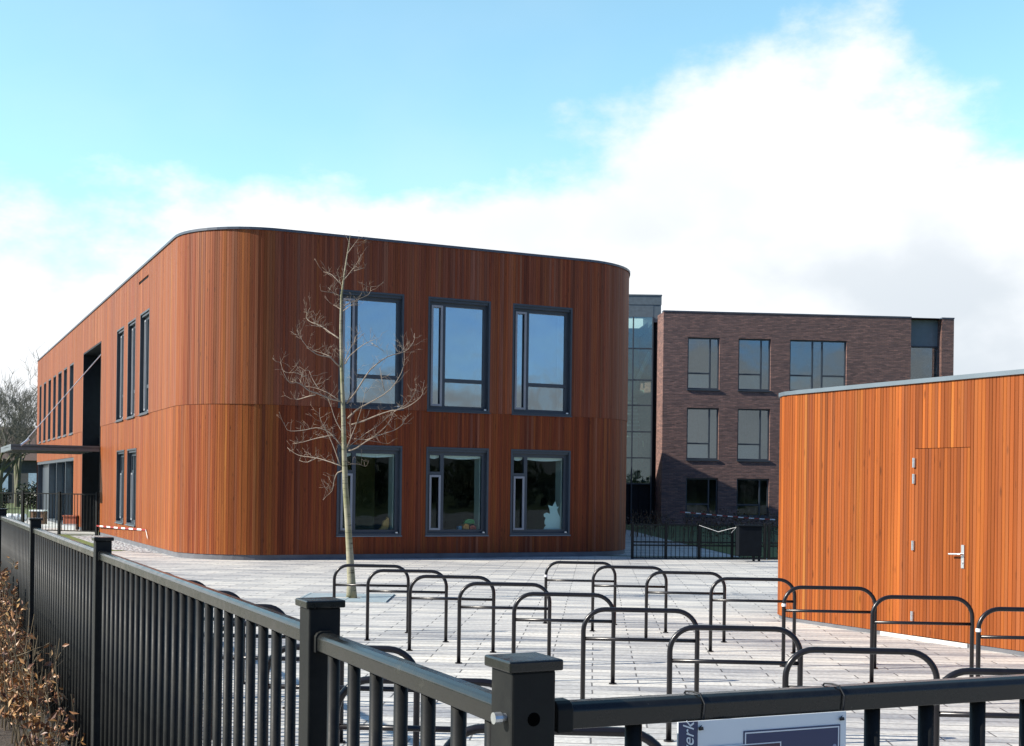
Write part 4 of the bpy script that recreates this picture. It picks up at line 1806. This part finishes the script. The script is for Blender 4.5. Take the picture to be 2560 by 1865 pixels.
BT = [(5.15, -0.22, 0.50, 5, 0.6, 120), (5.55, -0.28, 0.62, 6, 0.6, 260), (5.95, -0.24, 0.95, 7, 0.45, 300), (6.35, -0.30, 0.70, 7, 0.6, 380), (6.75, -0.27, 0.85, 7, 0.55, 420),
      (7.2, -0.32, 0.75, 7, 0.65, 460), (7.65, -0.28, 0.95, 8, 0.6, 500), (8.1, -0.32, 0.85, 8, 0.7, 520), (8.55, -0.30, 0.98, 8, 0.75, 600), (9.0, -0.33, 1.0, 8, 0.85, 700), (9.5, -0.32, 1.02, 8, 0.9, 760), (10.0, -0.32, 1.02, 8, 0.9, 760)]
hl = ['lowest beech plant with few brown leaves at the foot of the near fence', 'low beech plant with brown leaves, second from the bare near end of the hedge', 'tall forked beech plant with bare pale stems above its leaves',
      'beech plant just beyond the tall forked one against the black fence', 'leggy beech plant, fifth along the hedge from its near end', 'leafy low beech plant beside the kerb, sixth along the hedge',
      'tall thin beech plant near the second far post, seventh along the hedge', 'brown leaved beech plant, eighth along the hedge from its near end', 'dense brown beech plant, ninth along the hedge beside the kerb',
      'dense beech plant at the left picture edge, tenth along the hedge', 'dense copper beech plant, second from the far end of the hedge', 'dense copper beech plant at the far end of the hedge']
for (t, o_, h, ns, lf, nl), lab in zip(BT, hl):
    beech(t, o_ * 0.72, h, ns, lf, nl, lab)

# brown hedge behind the far railing
for i, (x, y, rx, ry, rz, n) in enumerate(((6.6, 39.2, 1.3, 0.5, 0.50, 700), (9.0, 39.6, 1.3, 0.5, 0.50, 700), (11.4, 40.0, 1.3, 0.5, 0.5, 600), (4.9, 44.5, 1.0, 0.5, 0.40, 350))):
    root = empty('shrub', (x, y, 0), ['brown leafless hedge shrub straight behind the dark cabinet', 'brown hedge shrub behind the cabinet, next to the wooden shed', 'brown hedge shrub hidden largely behind the wooden shed', 'small brown shrub beside the path near the brick building'][i], 'shrub', 'brown shrubs by the brick building')
    m = MB()
    cloud_leaves(m, (x, y, rz + 0.15), rx, ry, rz, n, 0.045, rh)
    m.build('foliage', M_BROWNHEDGE, root, colors=True, fixn=False)
    m = MB()
    for k in range(26):
        bx, by = x + rh.uniform(-rx, rx) * 0.9, y + rh.uniform(-ry, ry) * 0.8
        m.tube([(bx, by, 0), (bx + rh.gauss(0, 0.06), by, 0.5), (bx + rh.gauss(0, 0.15), by + rh.gauss(0, .1), rz * 2 + rh.uniform(-0.1, 0.25))], [0.012, 0.009, 0.003], 4)
    m.build('stem', M_STEM, root, fixn=False)

# ------------------------------------------------------------------ young bare tree on the plaza
TY = 18.6


def tw(zx, zy, dy=0.0):
    z = 5.456 - 0.0022978 * zy
    return Vector((-3.483 + 0.0022978 * zx - 0.013 * (z - 1.68), TY + dy, z))


tree = empty('young_tree', (-2.45, TY, 0), 'slender bare young tree with pale bark on the plaza before the windows', 'tree')
rt = random.Random(3)
tr_pts = [(470, 2372), (466, 2250), (455, 2050), (443, 1850), (428, 1650), (420, 1400), (412, 1080), (403, 860), (398, 600), (402, 400), (425, 230), (440, 130), (460, 0)]
pts = [tw(x, y) for x, y in tr_pts]
pts[0].z = -0.05
rads = [0.088, 0.062, 0.052, 0.047, 0.042, 0.037, 0.031, 0.026, 0.021, 0.016, 0.011, 0.008, 0.003]
m = MB()
m.tube(pts, rads, 12)
m.build('trunk', M_BARK, tree, smooth=True)
BR = [[(440, 130), (480, 80), (520, 35)], [(415, 300), (460, 250), (500, 200), (535, 130)], [(485, 235), (545, 215)], [(405, 340), (388, 300), (385, 270)],
      [(395, 320), (330, 248), (270, 228)], [(398, 400), (350, 380), (315, 345)], [(365, 388), (280, 382)], [(400, 490), (375, 470), (345, 455)],
      [(405, 480), (450, 440), (520, 400), (575, 370), (580, 320)], [(410, 500), (470, 460), (500, 455)],
      [(390, 680), (340, 645), (280, 600), (220, 568), (170, 552), (140, 520), (145, 490), (172, 455)], [(300, 612), (250, 603), (210, 600)],
      [(420, 850), (440, 780), (480, 710), (545, 655)], [(480, 712), (490, 650), (530, 620)], [(430, 845), (460, 790), (560, 720), (600, 705), (655, 695)], [(600, 705), (680, 760)],
      [(395, 865), (350, 820), (320, 800), (250, 795), (190, 750), (160, 700), (130, 640)], [(330, 795), (280, 770), (200, 745)],
      [(435, 1100), (490, 1030), (560, 900), (600, 850), (690, 770), (770, 750), (820, 725), (860, 670), (862, 610)], [(440, 1090), (470, 1020), (500, 960), (500, 880)],
      [(440, 1200), (500, 1140), (560, 1110), (690, 1040), (750, 980), (800, 900), (820, 820), (810, 710)], [(700, 1030), (680, 940), (665, 880)],
      [(405, 1090), (350, 1080), (280, 1050), (210, 1035), (180, 1000), (135, 975), (100, 1000), (60, 930), (45, 860)], [(390, 1085), (310, 1030), (240, 1000), (150, 985)],
      [(210, 1038), (120, 1055), (60, 1065), (52, 1050)], [(150, 985), (165, 900)], [(240, 1000), (200, 950), (170, 880)], [(180, 935), (110, 905), (65, 908)],
      [(440, 1390), (480, 1300), (510, 1230), (560, 1070), (570, 1000)], [(470, 1240), (560, 1215), (640, 1180), (730, 1150), (820, 1145), (910, 1090), (945, 1050), (945, 1010)],
      [(740, 1148), (820, 1110), (860, 1050), (885, 990)], [(450, 1410), (500, 1395), (560, 1350), (620, 1320), (690, 1260), (730, 1210), (745, 1160)],
      [(480, 1330), (600, 1340), (680, 1355)], [(560, 1340), (640, 1305), (760, 1270), (805, 1230), (815, 1190)],
      [(408, 1385), (350, 1310), (300, 1275), (240, 1258), (170, 1280), (100, 1288), (45, 1285), (30, 1230)], [(392, 1500), (365, 1420), (330, 1330), (290, 1250), (265, 1200), (265, 1150)],
      [(405, 1512), (330, 1485), (230, 1455), (130, 1450), (70, 1430), (20, 1390)], [(230, 1455), (160, 1495), (100, 1475)],
      [(418, 1540), (372, 1545), (350, 1600), (340, 1660), (322, 1690), (270, 1735)], [(345, 1305), (215, 1330), (140, 1355), (60, 1365)], [(440, 1500), (500, 1490), (550, 1510)],
      [(425, 1420), (470, 1330), (455, 1240), (470, 1150)], [(415, 1300), (360, 1220), (330, 1120), (300, 1060)], [(440, 1390), (560, 1290), (640, 1250), (700, 1180)]]
m = MB()
for bi, b in enumerate(BR):
    side = rt.uniform(-0.9, 0.9)
    L_ = 0
    P = []
    n = len(b)
    r0 = 0.0042 + 0.0010 * n
    base_x = b[0][0]
    for i, (x, y) in enumerate(b):
        dist = abs(x - 410) * 0.0023
        P.append(tw(x, y, side * dist * (0.8 if abs(base_x - 415) < 60 else 0.8)))
    # smooth by midpoint refinement
    Q = [P[0]]
    for i in range(len(P) - 1):
        Q.append(P[i].lerp(P[i + 1], 0.5) + Vector((rt.gauss(0, .006), rt.gauss(0, .01), rt.gauss(0, .006))))
        Q.append(P[i + 1])
    S = [Q[0]] + [(Q[i - 1] + Q[i] * 2 + Q[i + 1]) / 4 for i in range(1, len(Q) - 1)] + [Q[-1]]
    rr = [max(0.0028, r0 * (1 - 0.85 * i / (len(S) - 1))) for i in range(len(S))]
    m.tube(S, rr, 6)
    for k in range(int(len(S) * 1.2)):
        i = rt.randrange(1, len(S))
        p = S[i]
        d = Vector((rt.gauss(0, 1), rt.gauss(0, 1), rt.uniform(0.1, 1.5))).normalized()
        l = rt.uniform(0.05, 0.24)
        mid = p + d * l * 0.5 + Vector((0, 0, -0.01))
        tip = p + d * l + Vector((0, 0, 0.02))
        m.tube([p, mid, tip], [0.0021, 0.0017, 0.0010], 4)
        for _ in range(2):
            d2 = (d + Vector((rt.gauss(0, .7), rt.gauss(0, .7), rt.gauss(0.2, .5)))).normalized()
            q_ = mid.lerp(tip, rt.random())
            m.tube([q_, q_ + d2 * rt.uniform(0.04, 0.13)], [0.0018, 0.0011], 3)
m.build('crown', M_TWIG, tree, smooth=True, fixn=False)
# tree grille of two pale plates round the trunk
grate_m = plain('pale_grille', (0.40, 0.48, 0.50), 0.5, metal=0.2, var=0.1)
gr = empty('tree_grate', (-2.45, TY, 0), 'pale square tree grate set in the paving round the young tree', 'tree grate')
for x0, x1 in ((-3.12, -2.462), (-2.448, -1.80)):
    m = MB()
    n = 13
    for k in range(n):
        y = TY - 0.66 + 1.32 * k / n
        y1 = y + 1.32 / n - 0.028
        if abs((y + y1) / 2 - TY) < 0.17:
            if x0 < -2.6:
                m.box(x0, -2.66, y, y1, 0.008, 0.02)
            else:
                m.box(-2.24, x1, y, y1, 0.008, 0.02)
        else:
            m.box(x0, x1, y, y1, 0.008, 0.02)
    m.box(x0, x0 + 0.03, TY - 0.67, TY + 0.67, 0.008, 0.024)
    m.box(x1 - 0.03, x1, TY - 0.67, TY + 0.67, 0.008, 0.024) if x1 > -2 else None
    m.build('plate', grate_m, gr)

# ------------------------------------------------------------------ far left: bare trees, house, shrubs, small things


def bare_tree(x, y, h, seed, label, spread=0.5, depth=5, lean=0.0):
    rnd = random.Random(seed)
    root = empty('bare_tree', (x, y, 0), label, 'tree', 'bare trees beyond the school')
    tk, tg = MB(), MB()

    def grow(p, d, l, r, lev):
        pts, rad = [p], [r]
        q = p.copy()
        n = 4 if lev < 3 else 3
        for i in range(n):
            d = (d + Vector((rnd.gauss(0, .10), rnd.gauss(0, .10), rnd.gauss(0.03, .07)))).normalized()
            q = q + d * (l / n)
            pts.append(q.copy())
            rad.append(r * (1 - 0.5 * (i + 1) / n))
        (tk if lev < 2 else tg).tube(pts, rad, 7 if lev < 2 else 3, cap=False)
        if lev >= depth:
            return
        k = rnd.choice((3, 4)) if lev < 2 else rnd.choice((3, 4, 4, 5))
        for j in range(k):
            i = rnd.randrange(max(1, n - 2), n + 1)
            nd = (d + Vector((rnd.gauss(0, spread), rnd.gauss(0, spread), rnd.uniform(-0.1, 0.45)))).normalized()
            grow(pts[i], nd, l * rnd.uniform(0.55, 0.8), max(0.012, rad[i] * rnd.uniform(0.5, 0.72)), lev + 1)
    for k in range(2):
        grow(Vector((x, y, -0.1)), Vector((lean + rnd.gauss(0, .05), rnd.gauss(0, .05), 1)).normalized(), h * 0.36, 0.2, 0)
    tk.build('trunk', M_FARBARK, root, smooth=True, fixn=False)
    tg.build('crown', M_FARTWIG, root, fixn=False)


bare_tree(-33.5, 84, 10.5, 4, 'bare winter tree rising at the left picture edge', 0.55)
bare_tree(-30.2, 88, 11.0, 9, 'bare winter tree with dense twigs nearest the end of the wooden wall', 0.5)
bare_tree(-31.5, 76, 9.0, 23, 'smaller bare winter tree in front of the taller trees at left', 0.6)
bare_tree(-28.6, 95, 10.0, 31, 'bare winter tree half hidden behind the far end of the wooden wall', 0.5)
bare_tree(-38.5, 92, 11.0, 17, 'bare winter tree farthest left, mostly outside the picture', 0.5)
house = empty('house', (-34, 100, 0), 'low dark house with pale windows behind the bare trees at left', 'house')
m = MB()
m.box(-46, -24, 98, 106, 0, 3.4)
m.build('wall', plain('dark_house_wall', (0.055, 0.06, 0.06), 0.8, var=0.2), house)
m = MB()
m.hexa([(-46.4, 97.6, 3.4), (-23.6, 97.6, 3.4), (-23.6, 106.4, 3.4), (-46.4, 106.4, 3.4)], [(-46.4, 101.9, 6.2), (-23.6, 101.9, 6.2), (-23.6, 102.1, 6.2), (-46.4, 102.1, 6.2)])
m.build('roof', plain('dark_house_roof', (0.075, 0.05, 0.04), 0.8, var=0.2), house)
for k, x in enumerate((-41, -38.2, -35.4, -33.0, -30.6)):
    m = MB()
    m.box(x, x + 1.2, 97.93, 97.99, 0.8, 2.4)
    m.build('window', plain('pale_house_window', (0.30, 0.42, 0.52), 0.2, var=0.2), house)
sh = [(-37, 76, 1.6, 0.9, 0.8), (-33.2, 78, 1.5, 0.9, 0.65), (-30.2, 80, 1.8, 0.9, 0.9), (-27.0, 82, 1.6, 0.9, 0.75), (-24.2, 72, 1.3, 0.7, 0.6)]
sl = ['dark green shrub at the left picture edge before the house', 'low dark shrub left of centre among those before the house', 'rounded dark shrub in the middle before the house', 'dark shrub right of the rounded one near the wall end', 'small shrub nearest the end of the wooden wall']
for (x, y, rx, ry, rz), lab in zip(sh, sl):
    root = empty('shrub', (x, y, 0), lab, 'shrub', 'shrubs at the far left')
    m = MB()
    for k in range(5):
        cloud_leaves(m, (x + rh.uniform(-rx, rx) * 0.6, y + rh.uniform(-ry, ry) * 0.5, rz * rh.uniform(0.6, 1.5)), rx * 0.6, ry * 0.7, rz * 0.9, 320, 0.12, rh)
    m.build('foliage', M_LEAF, root, colors=True, fixn=False)
    m = MB()
    for k in range(5):
        bx = x + rh.uniform(-rx, rx) * 0.6
        m.tube([(bx, y, -0.05), (bx + rh.gauss(0, .2), y + rh.gauss(0, .2), rz * 1.4)], [0.05, 0.015], 5)
    m.build('stem', M_FARBARK, root, fixn=False)


def lump(m, c, rx, ry, rz, rnd, c0=None):
    rings = 7
    seg = 10
    idx = []
    for i in range(rings + 1):
        th = math.pi * i / rings
        row = []
        for j in range(seg):
            ph = 2 * math.pi * j / seg
            k = 1 + rnd.uniform(-0.12, 0.12)
            row.append(m.vert((c[0] + rx * k * math.sin(th) * math.cos(ph), c[1] + ry * k * math.sin(th) * math.sin(ph), c[2] + rz * k * math.cos(th))))
        idx.append(row)
    for i in range(rings):
        for j in range(seg):
            m.facei((idx[i][j], idx[i][(j + 1) % seg], idx[i + 1][(j + 1) % seg], idx[i + 1][j]), c0)


m = MB()
for k in range(3):
    lump(m, (-21.6 + 0.24 * k, 53.4 + 0.1 * k, 0.15), 0.22, 0.2, 0.17, rh)
tag(m.build('sack', M_WHITE, smooth=True), 'lumpy white sacks lying on the terrace before the glazed end', 'sack')
bench = empty('stool', (-19.0, 50.0, 0), 'small brown stool with pale top outside the glazed ground floor', 'stool')
m = MB()
m.box(-19.35, -18.75, 49.7, 50.2, 0.52, 0.57)
m.build('seat', M_WHITE, bench)
for x in (-19.32, -18.9):
    m = MB()
    m.box(x, x + 0.12, 49.75, 50.15, 0.0, 0.52)
    m.build('leg', plain('bench_wood', (0.16, 0.09, 0.05), 0.7), bench)
crate = empty('crate', (-15.7, 44.3, 0), 'orange and white crate behind the railing by the glazed ground floor', 'crate')
m = MB()
m.box(-15.95, -15.5, 44.1, 44.45, 0.22, 0.48)
m.box(-15.98, -15.47, 44.07, 44.48, 0.48, 0.52)
m.build('lid', plain('crate_orange', (0.34, 0.10, 0.05), 0.6), crate)
m = MB()
m.box(-15.93, -15.52, 44.12, 44.43, 0.0, 0.22)
m.build('base', M_WHITE, crate)

# ------------------------------------------------------------------ wood behind the camera (seen in the window panes)
m = MB()
rw = random.Random(2)
for k in range(64):
    x = -75 + k * 2.5 + rw.uniform(-1, 1)
    y = -34 + rw.uniform(-3, 3)
    h = rw.uniform(3.2, 5.6)
    cloud_leaves(m, (x, y, h * 0.5), 2.1, 1.6, h * 0.52, 420, 0.34, rw)
tag(m.build('far_wood', M_LEAF, colors=True, fixn=False), kind='stuff')
